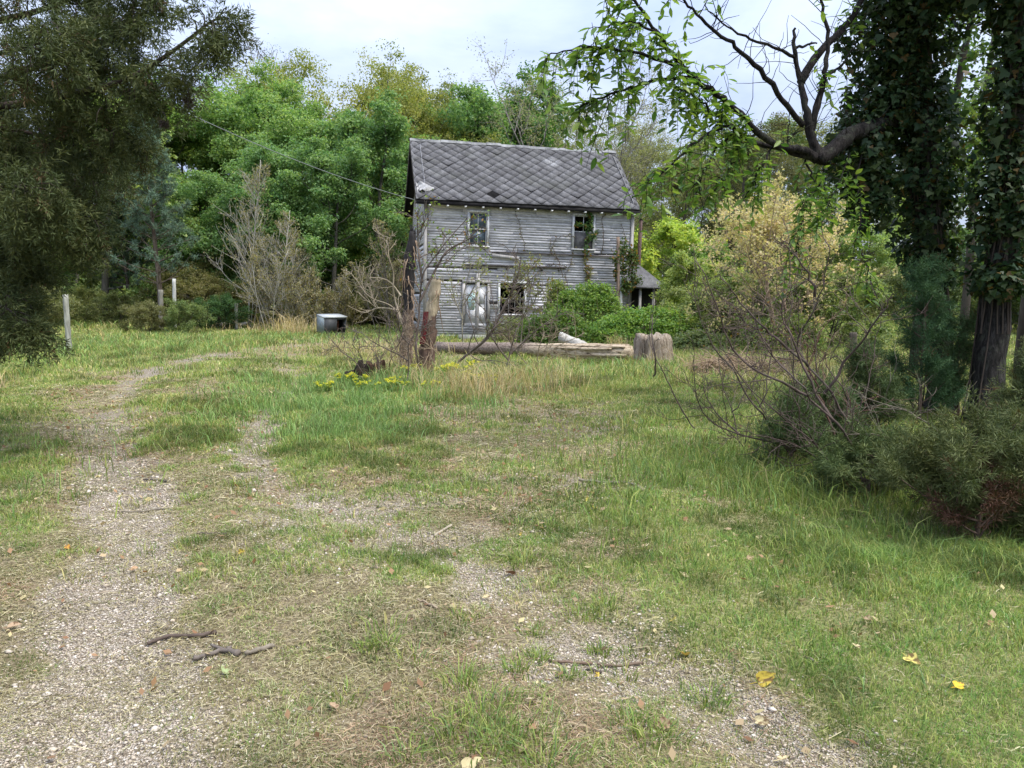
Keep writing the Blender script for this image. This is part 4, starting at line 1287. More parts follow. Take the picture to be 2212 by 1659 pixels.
# ------------------------------------------------------------------ snags in front of the house
def snag(base, path_uv, depth, radii, name, label, mat, jag=0.12, sides=12, shreds=14):
    p = DP(path_uv, depth)
    p[0] = base
    t = np.linspace(0, 1, 22)
    tt = np.linspace(0, 1, len(p))
    path = np.stack([np.interp(t, tt, p[:, k]) for k in range(3)], -1) - base
    path[:, :2] += np.cumsum(RH.normal(0, 0.006, (22, 2)), 0)
    rad = np.interp(t, np.linspace(0, 1, len(radii)), radii)
    root = empty(name, base, label, 'dead tree')
    mb = MB().tube(path, rad * (1 + RH.normal(0, .05, 22)), sides, rough=0.14, rng=RH)
    # splintered top
    for k in range(9):
        a = RH.random() * 6.28
        b = path[-1] + np.array([cos(a), sin(a), 0]) * rad[-1] * 0.7 - [0, 0, .05]
        mb.tube([b, b + np.array([RH.normal(0, .015), RH.normal(0, .015), RH.uniform(.05, jag + .08)])], [0.022, 0.004], 4)
    mb.build('trunk', mat, root, smooth=True)
    sb = MB()
    for k in range(shreds):
        tk = RH.uniform(0.1, 0.95); q, _ = along(path, tk); a = RH.random() * 6.28
        rr = np.interp(tk, t, rad)
        s = q + np.array([cos(a), sin(a), 0]) * rr * 1.02
        c = curve(RH, s, (cos(a) * .35, sin(a) * .35, -1), RH.uniform(.25, .7), 5, .16)
        sb.tube(c, np.linspace(.012, .004, 6), 4)
    if shreds: sb.build('bark_strip', M_TWIG, root, (0.27, 0.19, 0.13))
    return root
M_SNAG = None
def mat_snag(name, low, high, z0, z1):
    m, t, NN, LL = new_mat(name)
    tcn = NN('ShaderNodeTexCoord'); P = tcn.outputs['Object']
    f = nz(t, 16, 7, 0.65, P, (1, 1, .12), .5)
    sp = NN('ShaderNodeSeparateXYZ'); LL(P, sp.inputs[0])
    zf = mth(t, 'ADD', sp.outputs['Z'], mth(t, 'MULTIPLY', nz(t, 3, 4, .6, P), .8))
    k = ramp(t, mth(t, 'DIVIDE', mth(t, 'SUBTRACT', zf, z0), z1 - z0), [(0.45, 0.0), (0.55, 1.0)])
    col = mixc(t, k, low, high)
    col = mixc(t, 1.0, col, ramp(t, f, [(0.3, 0.45), (0.7, 1.35)]), 'MULTIPLY')
    return finish(m, t, col, 0.9, 0.15, f, 0.03, 0.8)
b1 = stand(918, 806)
sn1 = snag(b1, [(918, 806), (925, 740), (930, 690), (938, 640), (942, 604)], b1[1], [.20, .155, .13, .115, .10], 'broken_trunk', 'snapped bare trunk with pale splintered top and a red band, before the house', mat_snag('snag wood', (0.13, 0.085, 0.065), (0.44, 0.36, 0.25), 1.15, 2.0), 0.16)
# the red band
y_ = b1[1]
rb = MB()
pa = DP([(924.5, 742), (929, 705), (932, 672)], y_) - b1
ang = np.linspace(radians(200), radians(256), 8)
v = []
for q, r_ in zip(pa, (.178, .172, .166)):
    for a in ang: v.append(q + np.array([cos(a) * r_, sin(a) * r_, RH.normal(0, .012)]))
k = np.arange(7)
rb.add(v, [np.concatenate([np.stack([k + 8 * j, k + 1 + 8 * j, k + 9 + 8 * j, k + 8 + 8 * j], -1) for j in range(2)])])
rb.build('red_band', mat_plain('faded red paint', (0.15, 0.025, 0.025), 0.8, .2, 20, .4), sn1)
b2 = stand(878, 792)
snag(b2, [(878, 792), (882, 720), (884, 640), (886, 560), (893, 500)], b2[1], [.17, .12, .11, .13, .07], 'dead_tree', 'dark charred dead trunk wrapped in dry vines left of the snapped trunk', mat_snag('charred wood', (0.16, 0.11, 0.085), (0.035, 0.032, 0.032), 1.2, 2.2), 0.2, shreds=60)

def wild_sapling(name, label, stems, depth, base_uv=None, seeds=1, twig=10, sub=5, r=0.02, leafn=0, color=(0.12, 0.095, 0.08), leafc=(0.16, 0.22, 0.05), group=None, len_=0.9, up=0.35, cat='sapling', minr=0.004, lsize=.07):
    """bare stems following the given picture paths at a depth, each with wandering side branches and twigs"""
    rng = np.random.default_rng(seeds)
    paths = [DP(s, depth) for s in stems]
    base = paths[0][0].copy(); base[2] = gz(base)
    root = empty(name, base, label, cat, group)
    wood, tips = MB(), []
    for p in paths:
        n = 4 * (len(p) - 1) + 1
        t = np.linspace(0, len(p) - 1, n); i = np.minimum(t.astype(int), len(p) - 2); f = (t - i)[:, None]
        # smooth (Catmull-Rom)
        pm = p[np.maximum(i - 1, 0)]; p0 = p[i]; p1 = p[i + 1]; p2 = p[np.minimum(i + 2, len(p) - 1)]
        q = 0.5 * (2 * p0 + (p1 - pm) * f + (2 * pm - 5 * p0 + 4 * p1 - p2) * f ** 2 + (3 * p0 - pm - 3 * p1 + p2) * f ** 3)
        q[:, 1] += np.cumsum(rng.normal(0, 0.05, n)) * (t > 0)
        q = q - base
        wood.tube(q, np.linspace(r, max(minr, r * 0.25), n), 6, cap=False)
        tips.append(q[-1])
        for k in range(twig):
            tk = rng.uniform(0.25, 0.98)
            b, d = along(q, tk)
            L_ = len_ * rng.uniform(0.4, 1.1) * (1.2 - 0.6 * tk)
            c = curve(rng, b, side_dir(rng, d, radians(rng.uniform(30, 70))), L_, 6, 0.17, up=up)
            r1 = max(minr, r * 0.4 * (1.1 - tk * .6))
            wood.tube(c, np.linspace(r1, minr * .8, 7), 4, cap=False)
            tips.append(c[-1])
            for j in range(sub):
                b2_, d2 = along(c, rng.uniform(.25, 1))
                c2 = curve(rng, b2_, side_dir(rng, d2, radians(rng.uniform(25, 60))), L_ * rng.uniform(.25, .5), 4, .15, up=up * .6)
                wood.tube(c2, np.linspace(minr, minr * .6, 5), 3, cap=False)
                tips += [c2[-1], c2[2]]
    wood.build('stem', M_TWIG, root, color)
    if leafn:
        lf = MB()
        clusters(lf, rng, np.array(tips), leafn, .09, .07, lsize, lsize * .55, .3)
        lf.build('leaves', M_LEAFD, root, leafc)
    return root
GB = 'bare saplings round the snapped trunk'
wild_sapling('bare_sapling', 'dark bare sapling leaning far right from the snapped trunk towards the smashed window', [[(985, 812), (992, 780), (1050, 735), (1075, 690), (1110, 640), (1160, 590)], [(992, 780), (1040, 740), (1075, 700), (1120, 668)], [(1062, 718), (1090, 660), (1118, 600), (1125, 555)]], 15.5, seeds=1, r=.028, group=GB, len_=1.1, minr=.0065)
wild_sapling('bare_sapling', 'tall forked sapling with a few green buds between the two dead trunks', [[(905, 800), (900, 740), (905, 680), (912, 600), (935, 560), (975, 510), (1010, 470)], [(912, 610), (905, 560), (900, 500), (905, 450)], [(908, 650), (940, 580), (965, 540), (1000, 520), (1045, 500)]], 15.2, seeds=2, r=.03, group=GB, leafn=1, len_=1.0, minr=.0065, twig=9)
wild_sapling('bare_sapling', 'pale twisted sapling arching left from the charred trunk', [[(885, 790), (880, 740), (868, 690), (845, 660), (800, 640), (770, 600)], [(868, 690), (850, 640), (850, 590), (840, 540), (850, 500)], [(860, 670), (820, 665), (790, 675), (760, 660)], [(866, 640), (835, 605), (800, 600)]], 16.0, seeds=3, r=.024, color=(0.30, 0.25, 0.18), group=GB, len_=.9, minr=.006, twig=6)
wild_sapling('bare_sapling', 'thin forked stem rising from the tall grass below the charred trunk', [[(878, 840), (882, 790), (884, 745), (900, 720), (935, 690)], [(882, 780), (850, 760), (815, 740), (780, 715)], [(884, 745), (868, 720), (865, 690)]], 13.4, seeds=4, r=.014, group=GB, len_=.7, minr=.005)
wild_sapling('bare_sapling', 'upright slender sapling in front of the ground floor window', [[(1090, 812), (1100, 770), (1115, 715), (1140, 660), (1150, 600)], [(1102, 765), (1130, 740), (1175, 700), (1225, 672)], [(1100, 780), (1070, 740), (1050, 690), (1046, 640)]], 16.5, seeds=5, r=.02, group=GB, len_=.8, minr=.006)
wild_sapling('bare_sapling', 'thin sapling with sparse green leaves in front of the white door', [[(1000, 745), (998, 700), (1000, 640), (1012, 590), (1020, 560)], [(1000, 690), (980, 640), (975, 600)], [(1000, 660), (1030, 610), (1035, 580)]], 22.5, seeds=6, r=.022, group=GB, leafn=1, color=(0.22, 0.20, 0.15), len_=.8, leafc=(0.20, 0.23, 0.07), minr=.007)
wild_sapling('bare_sapling', 'olive leafed sapling covering the right half of the smashed window', [[(1125, 745), (1128, 700), (1132, 650), (1140, 600), (1138, 572)], [(1128, 690), (1155, 650), (1165, 610)], [(1130, 670), (1110, 640), (1105, 610)]], 23.5, seeds=7, r=.024, group=GB, leafn=2, color=(0.20, 0.18, 0.13), len_=.9, leafc=(0.20, 0.21, 0.07), minr=.007, lsize=.09)
wild_sapling('bare_sapling', 'dark whip sapling standing before the hollow stump', [[(1412, 812), (1408, 780), (1402, 735), (1405, 690), (1410, 655), (1412, 620)]], 12.5, seeds=8, r=.016, group=GB, twig=2, sub=1, len_=.3, minr=.005)
wild_sapling('bare_sapling', 'low tangle of bare twigs along the front of the fallen log', [[(1150, 800), (1175, 770), (1210, 745), (1260, 720)], [(1160, 800), (1165, 750), (1180, 715)], [(1150, 800), (1120, 765), (1105, 735)]], 17.0, seeds=9, r=.014, group=GB, len_=.8, color=(0.24, 0.19, 0.13), minr=.0055)
wild_sapling('bare_sapling', 'low bare twigs to the left of the rotten black stump', [[(790, 812), (770, 780), (740, 760), (720, 735)], [(790, 812), (785, 770), (770, 740)], [(820, 815), (815, 775), (800, 750)]], 14.5, seeds=10, r=.012, group=GB, len_=.6, minr=.0045)
wild_sapling('dry_vine', 'mass of dry brown vines hanging round the foot of the dead trunks', [[(870, 800), (862, 760), (875, 720), (868, 690)], [(890, 800), (900, 760), (880, 720), (885, 680)], [(860, 795), (845, 770), (850, 740), (870, 730)], [(950, 800), (945, 765), (925, 745), (905, 735)], [(840, 800), (850, 770), (880, 755), (900, 770)]], 15.4, seeds=11, r=.010, twig=14, sub=3, len_=.6, color=(0.26, 0.20, 0.14), up=-.2, cat='vine', minr=.005)

# ------------------------------------------------------------------ stumps and logs
def chunk(name, label, cat, base, prof, mat, h, sides=26, depth_rough=.16, top_jag=.05, slant=0.0, sy=1.0):
    """a standing block of wood with fluted sides, ragged top and a hollow in the middle"""
    mb = MB()
    rows = 9
    fl = 1 + depth_rough * RH.normal(0, 1, sides) * .5
    v = []
    hz = h * (1 + top_jag * RH.normal(0, 1, sides)) + slant * np.cos(np.arange(sides) * 2 * pi / sides)
    for r in range(rows):
        t = r / (rows - 1)
        rr = np.interp(t, np.linspace(0, 1, len(prof)), prof)
        for s in range(sides):
            a = s * 2 * pi / sides
            q = rr * fl[s] * (1 + RH.normal(0, .02))
            v.append((cos(a) * q, sin(a) * q * sy, t * hz[s]))
    for s in range(sides):
        a = s * 2 * pi / sides
        q = prof[-1] * .7 * fl[s]
        v.append((cos(a) * q, sin(a) * q * sy, hz[s] * (.97 + .03 * RH.random())))
    for s in range(sides):
        a = s * 2 * pi / sides
        v.append((cos(a) * prof[-1] * .35, sin(a) * prof[-1] * .35 * sy, h * .75))
    v.append((0, 0, h * .7))
    f = []
    for r in range(rows + 1):
        for s in range(sides):
            k = (s + 1) % sides
            f.append((r * sides + s, r * sides + k, (r + 1) * sides + k, (r + 1) * sides + s))
    top = (rows + 1) * sides
    f3 = [(top + s, top + (s + 1) % sides, top + sides) for s in range(sides)]
    mb.add(v, [np.array(f), np.array(f3)])
    o = mb.build(name, mat)
    o.location = base
    return tag(o, label, cat)
def mat_wood(name, a, b, c, sc=(1, 1, .08), n=22):
    m, t, NN, LL = new_mat(name)
    tcn = NN('ShaderNodeTexCoord'); P = tcn.outputs['Object']
    f = nz(t, n, 8, 0.7, P, sc, .4)
    g = nz(t, 3, 4, .6, P)
    col = ramp(t, f, [(0.34, a), (0.48, b), (0.68, c)])
    col = mixc(t, ramp(t, g, [(0.45, 0.0), (0.7, .45)]), col, b)
    return finish(m, t, col, 0.92, .12, f, .04, 1.0)
M_STUMPG = mat_wood('stringy grey stump wood', (0.07, 0.05, 0.035), (0.24, 0.19, 0.14), (0.44, 0.385, 0.32))
M_ROT = mat_wood('black rotten wood', (0.008, 0.007, 0.006), (0.022, 0.018, 0.014), (0.085, 0.06, 0.035), (1, 1, .3), 16)
bs = stand(1411, 781)
chunk('tree_stump', 'grey fluted tree stump with stringy bark to the right of the fallen log', 'stump', bs, [.46, .41, .39, .38, .33], M_STUMPG, .66, depth_rough=.26, top_jag=.06)
b3 = stand(770, 816)
rs = empty('rotten_stump', b3, 'jagged black rotten stump leaning left in the grass', 'stump')
mb = MB()
for k, (px, pz, rr, hh2, lx) in enumerate(((-.05, 0, .17, .22, -.05), (.06, 0, .14, .42, .03), (-.16, 0, .10, .20, -.04), (.12, 0, .08, .34, .05), (.02, 0.06, .12, .28, 0), (.09, -.03, .06, .40, -.01))):
    p = [(px, .02 * k, -.05), (px + lx * .5, .02 * k, hh2 * .5), (px + lx, .02 * k, hh2)]
    mb.tube(p, [rr, rr * .75, rr * .3], 9, rough=.3, rng=RH)
mb.build('wood', M_ROT, rs)
b4 = stand(812, 810)
chunk('rotten_stump', 'squat dark brown rotten stump block beside the jagged black one', 'stump', b4, [.19, .17, .165, .15], mat_wood('brown rot', (0.012, 0.009, 0.007), (0.05, 0.03, 0.02), (0.11, 0.07, 0.04), (1, 1, .3), 16), .30, top_jag=.12, depth_rough=.3)
def log(name, label, p0, p1, r0, r1, mat, splits=0, pale=None):
    base = (p0 + p1) / 2
    base[2] = gz(base)
    n = 16
    t = np.linspace(0, 1, n)
    path = p0[None] * (1 - t[:, None]) + p1[None] * t[:, None] - base
    path[:, 2] += RH.normal(0, .006, n); path[:, 1] += np.cumsum(RH.normal(0, .01, n))
    root = empty(name, base, label, 'log')
    MB().tube(path, np.linspace(r0, r1, n) * (1 + RH.normal(0, .035, n)), 18, rough=.10, rng=RH).build('trunk', mat, root)
    if splits:
        # long split slabs peeling off the right hand part of the log
        for k in range(splits):
            sp_ = MB()
            a = (k + RH.random()) / splits * 2 * pi
            t0 = RH.uniform(.30, .52); t1 = RH.uniform(.90, 1.0)
            tt = np.linspace(t0, t1, 12)
            c = np.stack([np.interp(tt, t, path[:, j]) for j in range(3)], -1)
            f_ = np.linspace(0, 1, 12)
            ra = r0 * .62 + (r1 * 1.0 - r0 * .62) * f_ ** .7 + RH.normal(0, .012) + .03 * RH.random() * f_
            a2 = a + f_ * RH.normal(0, .15)
            c[:, 1] -= np.cos(a2) * ra
            c[:, 2] += np.sin(a2) * ra * .9
            c[:, 1:] += np.cumsum(RH.normal(0, .004, (12, 2)), 0)
            w_ = RH.uniform(.030, .058)
            prof = w_ * np.array([.15, .5, .8, 1, 1.05, 1.1, 1.1, 1.12, 1.1, 1.05, .95, .7])
            sp_.tube(c, prof, 6, rough=.28, rng=RH)
            sp_.build('split_slab', mat, root)
    return root
M_LOG = None
def mat_log():
    m, t, NN, LL = new_mat('fallen log wood')
    tcn = NN('ShaderNodeTexCoord'); P = tcn.outputs['Object']
    f = nz(t, 15, 8, .7, P, (.10, 1, 1), .5)
    sp = NN('ShaderNodeSeparateXYZ'); LL(P, sp.inputs[0])
    g = nz(t, 2.4, 4, .6, P)
    k = ramp(t, mth(t, 'ADD', mth(t, 'MULTIPLY', sp.outputs['X'], .35), mth(t, 'MULTIPLY', g, .5)), [(0.15, 0.0), (0.45, 1.0)])
    rough_ = ramp(t, nz(t, 24, 7, .7, P), [(.35, (0.10, 0.075, 0.06)), (.65, (0.30, 0.24, 0.20))])
    pale = ramp(t, f, [(.36, (0.10, 0.07, 0.05)), (.47, (0.38, 0.30, 0.21)), (.68, (0.58, 0.49, 0.37))])
    return finish(m, t, mixc(t, k, rough_, pale), .92, .12, f, .04, 1.0)
M_LOG = mat_log()
lp0, lp1 = stand(938, 770), stand(1362, 784)
lp0[2] += .20; lp1[2] += .25
lp0[1] += 1.0
log('fallen_log', 'long fallen log, barked on the left and split pale on the right', lp0, lp1, .16, .17, M_LOG, splits=17)
q0 = D(1264, 750, 19.4)
q1 = D(1209, 727, 19.6)
log('cut_log', 'short pale grey cut log propped up behind the fallen log', q1, q0, .13, .13, mat_wood('grey log', (0.20, 0.18, 0.15), (0.42, 0.40, 0.36), (0.55, 0.53, 0.49), (.3, 1, 1), 12))
q0, q1 = D(468, 716, 36.5), D(520, 717, 36.5)
for q in (q0, q1): q[2] = gz(q) + .16
log('cut_log', 'weathered log lying in the grass near the end of the left wheel track', q0, q1, .13, .11, mat_wood('grey log b', (0.14, 0.12, 0.09), (0.32, 0.30, 0.24), (0.46, 0.44, 0.38), (.2, 1, 1), 12))
q0, q1 = D(512, 715, 36.0), D(540, 712, 36.3)
for q, e in ((q0, .15), (q1, .26)): q[2] = gz(q) + e
log('cut_log', 'thin pale log resting on the end of the weathered log in the grass', q0, q1, .08, .07, mat_wood('grey log c', (0.2, 0.18, 0.14), (0.42, 0.40, 0.33), (0.52, 0.50, 0.44), (.2, 1, 1), 12))

# ------------------------------------------------------------------ old steel box, collapsed shed, brush pile, overhead wire
pb = stand(716, 724); pb[2] += .10
bx = empty('metal_box', pb, 'abandoned grey steel box with pale lid and a rusted open side', 'metal box', rz=radians(36))
bx.rotation_euler[0] = radians(7)
M_STEEL = mat_plain('bluish grey steel', (0.17, 0.205, 0.22), .6, .4, 4, .25)
M_RUST = mat_plain('rust', (0.14, 0.055, 0.03), .9, .2, 9, .6)
w2, d2, h2 = .46, .36, .66
b = MB().box(-w2, -d2, 0, -w2 + .02, d2, h2).box(-w2 + .02, d2 - .02, 0, w2, d2, h2).box(-w2 + .02, -d2, 0, w2 * .15, -d2 + .02, h2).box(w2 * .15, -d2, h2 - .07, w2, -d2 + .02, h2).box(w2 * .15, -d2, 0, w2, -d2 + .02, .07).box(w2 - .02, -d2 + .02, 0, w2, d2 - .02, h2).box(-w2 + .02, -d2 + .02, 0, w2 - .02, d2 - .02, .02)
b.build('body', mat_plain('dark steel', (0.045, 0.048, 0.052), .6, .4, 4, .3), bx)
MB().box(-w2 - .012, -d2, .02, -w2 - .001, d2, h2).build('side_panel', M_STEEL, bx)
MB().box(-w2 - .02, -d2 - .02, h2 + .002, w2 + .02, d2 + .02, h2 + .055).build('lid', mat_plain('pale lid', (0.40, 0.42, 0.42), .55, .4, 3, .2), bx)
MB().box(w2 * .2, -d2 + .30, .03, w2 * .62, -d2 + .33, h2 - .16).build('rusted_panel', M_RUST, bx)
ps = D(795, 690, 39.5); ps[2] = gz(ps)
shd = empty('collapsed_shed', ps, 'dark collapsed shed sinking into the brush left of the house', 'shed')
sm = MB()
for x in (-.95, .15, 1.5):
    MB().box(x, -.05, -.1, x + .13, .08, 1.15).build('post', M_DARKW, shd)
MB().box(1.5, 1.6, -.1, 1.6, 1.7, .9).build('post', M_DARKW, shd)
MB().box(-.95, 1.6, -.1, -.85, 1.7, 1.3).build('post', M_DARKW, shd)
M2 = Matrix.Translation((-.2, .6, 1.12)) @ Matrix.Rotation(radians(9), 4, 'Y') @ Matrix.Rotation(radians(22), 4, 'X')
rm = MB()
for k in range(6): rm.box(-.95, -.9 + k * .32, 0, 1.0, -.60 + k * .32, .03, M2)
rm.build('roof', M_DARKW, shd)
bm = MB()
bm.box(.1, -.12, .62, 2.3, -.04, .74, Matrix.Rotation(radians(2), 4, 'Y')).box(.2, -.14, .36, 2.3, -.06, .48, Matrix.Rotation(radians(-1), 4, 'Y'))
bm.build('rail', M_DARKW, shd)
MB().box(-1.0, 1.5, 0, 1.0, 1.55, 1.0).build('wall', M_DARKW, shd)

bp_ = stand(1595, 806)
rng = np.random.default_rng(91)
mb = MB()
for k in range(900):
    a = rng.random() * 6.28; r_ = rng.random() ** .5
    x, y = cos(a) * r_ * 1.15, sin(a) * r_ * .7
    z = .42 * (1 - r_ ** 2) * rng.random()
    mb.tube(curve(rng, (x, y, z), (rng.normal(), rng.normal(), .25 * rng.normal() + .1), rng.uniform(.25, .7), 3, .25, sag=.3), [.009, .008, .006, .004], 3, cap=False)
o = mb.build('brush_pile', M_TWIG, None, (0.36, 0.26, 0.17)); o.location = bp_
tag(o, 'low tan pile of dead brush and straw before the pale shrubs', 'brush pile')

wire0 = xf(HM, np.array([[-.2, 0.1, HE - .25]]))[0]
w1 = D(340, 213, 19.0)
wdir = w1 - wire0
w2_ = wire0 + wdir * 1.9
w2_[2] += 1.6
t = np.linspace(0, 1, 40)
wp = wire0[None] * (1 - t[:, None]) + w2_[None] * t[:, None]
tm = 1 / 1.9
wp[:, 2] -= (t * (1 - t)) * 2.6
# pass through the measured point
k_ = np.interp(tm, t, wp[:, 2]); wp[:, 2] += (w1[2] - k_) * np.sin(np.clip(t / tm, 0, 1) * pi / 2)
wo = MB().tube(wp - wire0, 0.011, 5).build('overhead_wire', mat_plain('grey cable', (0.22, 0.24, 0.24), .6, .3, 3, .1))
wo.location = wire0
tag(wo, 'grey overhead wire running from the left gable of the house up into the cedar', 'cable')
# ------------------------------------------------------------------ bare grey shrubs left of the house
def bare_shrub(name, label, u, d, H, seed, stems=7, leafn=2, color=(0.34, 0.32, 0.27), leafc=(0.25, 0.225, 0.11), spread=1.0):
    rng = np.random.default_rng(seed)
    x = (u - 1106) / FPX * d
    base = np.array([x, d, float(height(x, d))])
    root = empty(name, base, label, 'shrub', 'bare grey shrubs left of the house')
    wood, tips = MB(), []
    for s in range(stems):
        main = s == 0
        a = rng.random() * 6.28
        hh = H * (1 if main else rng.uniform(.35, .75))
        b = np.array([cos(a), sin(a), 0]) * (0 if main else rng.uniform(.1, .9) * spread)
        tr = curve(rng, b - [0, 0, .1], (0 if main else cos(a) * .35, 0 if main else sin(a) * .3, 1), hh, 10, .045, up=.2)
        r0 = .055 if main else .022
        wood.tube(tr, np.linspace(r0, .012, 11), 6)
        for k in range(34 if main else 11):
            tk = rng.uniform(.15, .95)
            p, dd = along(tr, tk)
            az = rng.random() * 6.28; el = radians(rng.uniform(32, 64))
            Lb = hh * (.36 if main else .42) * (1.15 - tk) * rng.uniform(.7, 1.2)
            c = curve(rng, p, (cos(az) * cos(el), sin(az) * cos(el), sin(el)), Lb, 6, .1, up=.5)
            wood.tube(c, np.linspace(r0 * .34, .008, 7), 4, cap=False)
            for j in range(9):
                q, dq = along(c, rng.uniform(.2, 1))
                c2 = curve(rng, q, side_dir(rng, dq, radians(rng.uniform(20, 50))), Lb * rng.uniform(.25, .5), 4, .1, up=.4)
                wood.tube(c2, np.linspace(.009, .006, 5), 3, cap=False)
                tips += [c2[-1], c2[2]]
    wood.build('stem', M_TWIG, root, color)
    lf = MB()
    clusters(lf, rng, np.array(tips), leafn, .14, .12, .09, .05, .2)
    lf.build('leaves', M_LEAF, root, leafc)
bare_shrub('bare_shrub', 'tall pale stemmed bare shrub tapering to a point before the maples', 538, 36.0, 8.0, 1, stems=6)
bare_shrub('bare_shrub', 'spreading bare grey shrub to the right of the tallest bare one', 610, 35.5, 5.6, 2, stems=10, spread=1.3)
bare_shrub('bare_shrub', 'low tangled bare shrub behind the straw clump and the rusty metal box', 668, 36.5, 4.6, 3, stems=12, spread=1.5)
bare_shrub('bare_shrub', 'thin bare brown shrub before the left gable of the house', 842, 34.5, 5.0, 4, stems=6, color=(0.20, 0.17, 0.13))
bare_shrub('bare_shrub', 'bare twiggy brush screening the collapsed shed', 745, 37.5, 2.6, 5, stems=12, spread=1.8, color=(0.22, 0.19, 0.15))

# ------------------------------------------------------------------ honeysuckle mounds before the house
def mound(name, label, cen_uv, depth, rx, ry, rz, seed, leaf, n=420, per=46, ln=.085):
    rng = np.random.default_rng(seed)
    x = (cen_uv - 1106) / FPX * depth
    base = np.array([x, depth, float(height(x, depth))])
    root = empty(name, base, label, 'bush', 'honeysuckle bushes before the house')
    d = unit(rng.normal(0, 1, (n, 3))); d[:, 2] = np.abs(d[:, 2])
    lump = 0.72 + 0.5 * fbm(d[:, 0] * 2.2 + seed * 7, d[:, 2] * 2.6 + d[:, 1] * 1.7, seed, 3)
    cen = d * np.array([rx, ry, rz]) * lump[:, None] * (rng.random((n, 1)) ** .22)
    wood = MB()
    for k in range(46):
        a = rng.random() * 6.28
        c = curve(rng, (cos(a) * rx * .35 * rng.random(), sin(a) * ry * .35 * rng.random(), -.05), (cos(a) * .6, sin(a) * .6, .9), rz * rng.uniform(.7, 1.15), 6, .14, sag=.5)
        wood.tube(c, np.linspace(.018, .006, 7), 4, cap=False)
    wood.build('stem', M_TWIG, root, (0.16, 0.12, 0.09))
    lf = MB()
    clusters(lf, rng, cen, per, .24, .15, ln, ln * .6, .9, outdir=None)
    # loose sprays standing out of the outline
    k2 = 60
    d2 = unit(rng.normal(0, 1, (k2, 3))); d2[:, 2] = np.abs(d2[:, 2])
    clusters(lf, rng, d2 * np.array([rx, ry, rz]) * 1.04, 16, .16, .14, ln, ln * .55, .5)
    lf.build('leaves', M_LEAF, root, leaf)
mound('honeysuckle_bush', 'big bright green honeysuckle mound against the right half of the house front', 1268, 26.4, 1.45, .9, 1.9, 1, (0.16, 0.25, 0.055), n=620)
mound('honeysuckle_bush', 'broad green honeysuckle mound in front of the lean-to porch', 1385, 24.4, 2.05, 1.0, 1.15, 2, (0.155, 0.255, 0.055), n=680)
mound('honeysuckle_bush', 'dark low honeysuckle bush behind the short cut log', 1195, 24.2, 1.05, .8, 1.15, 3, (0.12, 0.19, 0.05), n=340)
mound('honeysuckle_bush', 'small olive honeysuckle bush climbing the boarded window', 1205, 27.4, .50, .5, 2.05, 4, (0.17, 0.21, 0.06), n=150)
mound('honeysuckle_bush', 'yellowish honeysuckle bush right behind the hollow grey stump', 1480, 24.6, .9, .8, .95, 5, (0.21, 0.27, 0.07), n=260)
mound('honeysuckle_bush', 'thin olive weeds under the smashed window', 1110, 26.2, .95, .6, .85, 6, (0.17, 0.19, 0.08), n=70, per=20)
mound('honeysuckle_bush', 'pale green low bush between the stump and the brush pile', 1520, 21.6, .9, .6, .5, 7, (0.19, 0.23, 0.10), n=170)
mound('honeysuckle_bush', 'pale green bush at the right of the brush pile', 1690, 21.5, 1.2, .8, .95, 8, (0.17, 0.23, 0.075), n=260)

# ------------------------------------------------------------------ tan blossoming bush
T_tan = broad_tree(41, 'blossoming_bush', 'large rounded bush covered in pale tan blossom beyond the bare stems', 'bush', None, leaf=(0.52, 0.45, 0.25), bark=(0.30, 0.22, 0.17), high=True, keep=.6, per=13, rxy=.15, rz=.16, ln=.075, wd=.055, upb=.3,
                   H=4.7, hb=.12, R_=2.0, limbs=20, tr=.11, sub=6, twig=8, el0=8, el1=66, multi=2, minr=.007, crown='blossom')
xt = (1690 - 1106) / FPX * 21.5
T_tan.location = (xt, 21.5, float(height(xt, 21.5)) - .05)

# ------------------------------------------------------------------ vines on the house
def vine(name, label, paths, yo, per, color, seed, ln=.10, leafr=.13, stem=True, nb=4):
    rng = np.random.default_rng(seed)
    root = empty(name, xf(HM, np.array([[HWALL(*paths[0][0])[0], -yo, HWALL(*paths[0][0])[1]]]))[0], label, 'vine')
    base = np.array(root.location)
    wood, cen = MB(), []
    for p in paths:
        q = np.array([(HWALL(u, v)[0], -yo - .02 * rng.random(), HWALL(u, v)[1]) for u, v in p])
        q = xf(HM, q)
        n = 5 * (len(q) - 1) + 1
        t = np.linspace(0, len(q) - 1, n)
        q = np.stack([np.interp(t, np.arange(len(q)), q[:, k]) for k in range(3)], -1)
        q[:, 0] += rng.normal(0, .02, n); q[:, 2] += rng.normal(0, .02, n)
        wood.tube(q - base, np.linspace(.014, .008, n), 4, cap=False)
        cen += list(q - base)
    wood.build('stem', M_TWIG, root, (0.10, 0.075, 0.06))
    if per:
        lf = MB(); clusters(lf, rng, np.array(cen), per, leafr, leafr * .9, ln, ln * .7, .1)
        lf.build('leaves', M_LEAFD, root, color)
vine('climbing_vine', 'green vine hanging over the broken upper window', [[(1262, 545), (1268, 515), (1272, 490), (1276, 468), (1268, 462)], [(1272, 490), (1255, 484), (1243, 488)], [(1268, 520), (1280, 512), (1288, 500)]], .08, 9, (0.08, 0.15, 0.045), 1, .10, .10)
vine('climbing_vine', 'brown leafless vine arching on the clapboards below the broken upper window', [[(1215, 600), (1205, 560), (1192, 535), (1200, 515), (1225, 508), (1240, 515)], [(1225, 620), (1222, 590), (1235, 560), (1240, 535)], [(1190, 520), (1188, 545), (1205, 565)], [(1160, 585), (1190, 570), (1215, 575), (1240, 570)]], .05, 1, (0.14, 0.13, 0.06), 2, .08, .06)
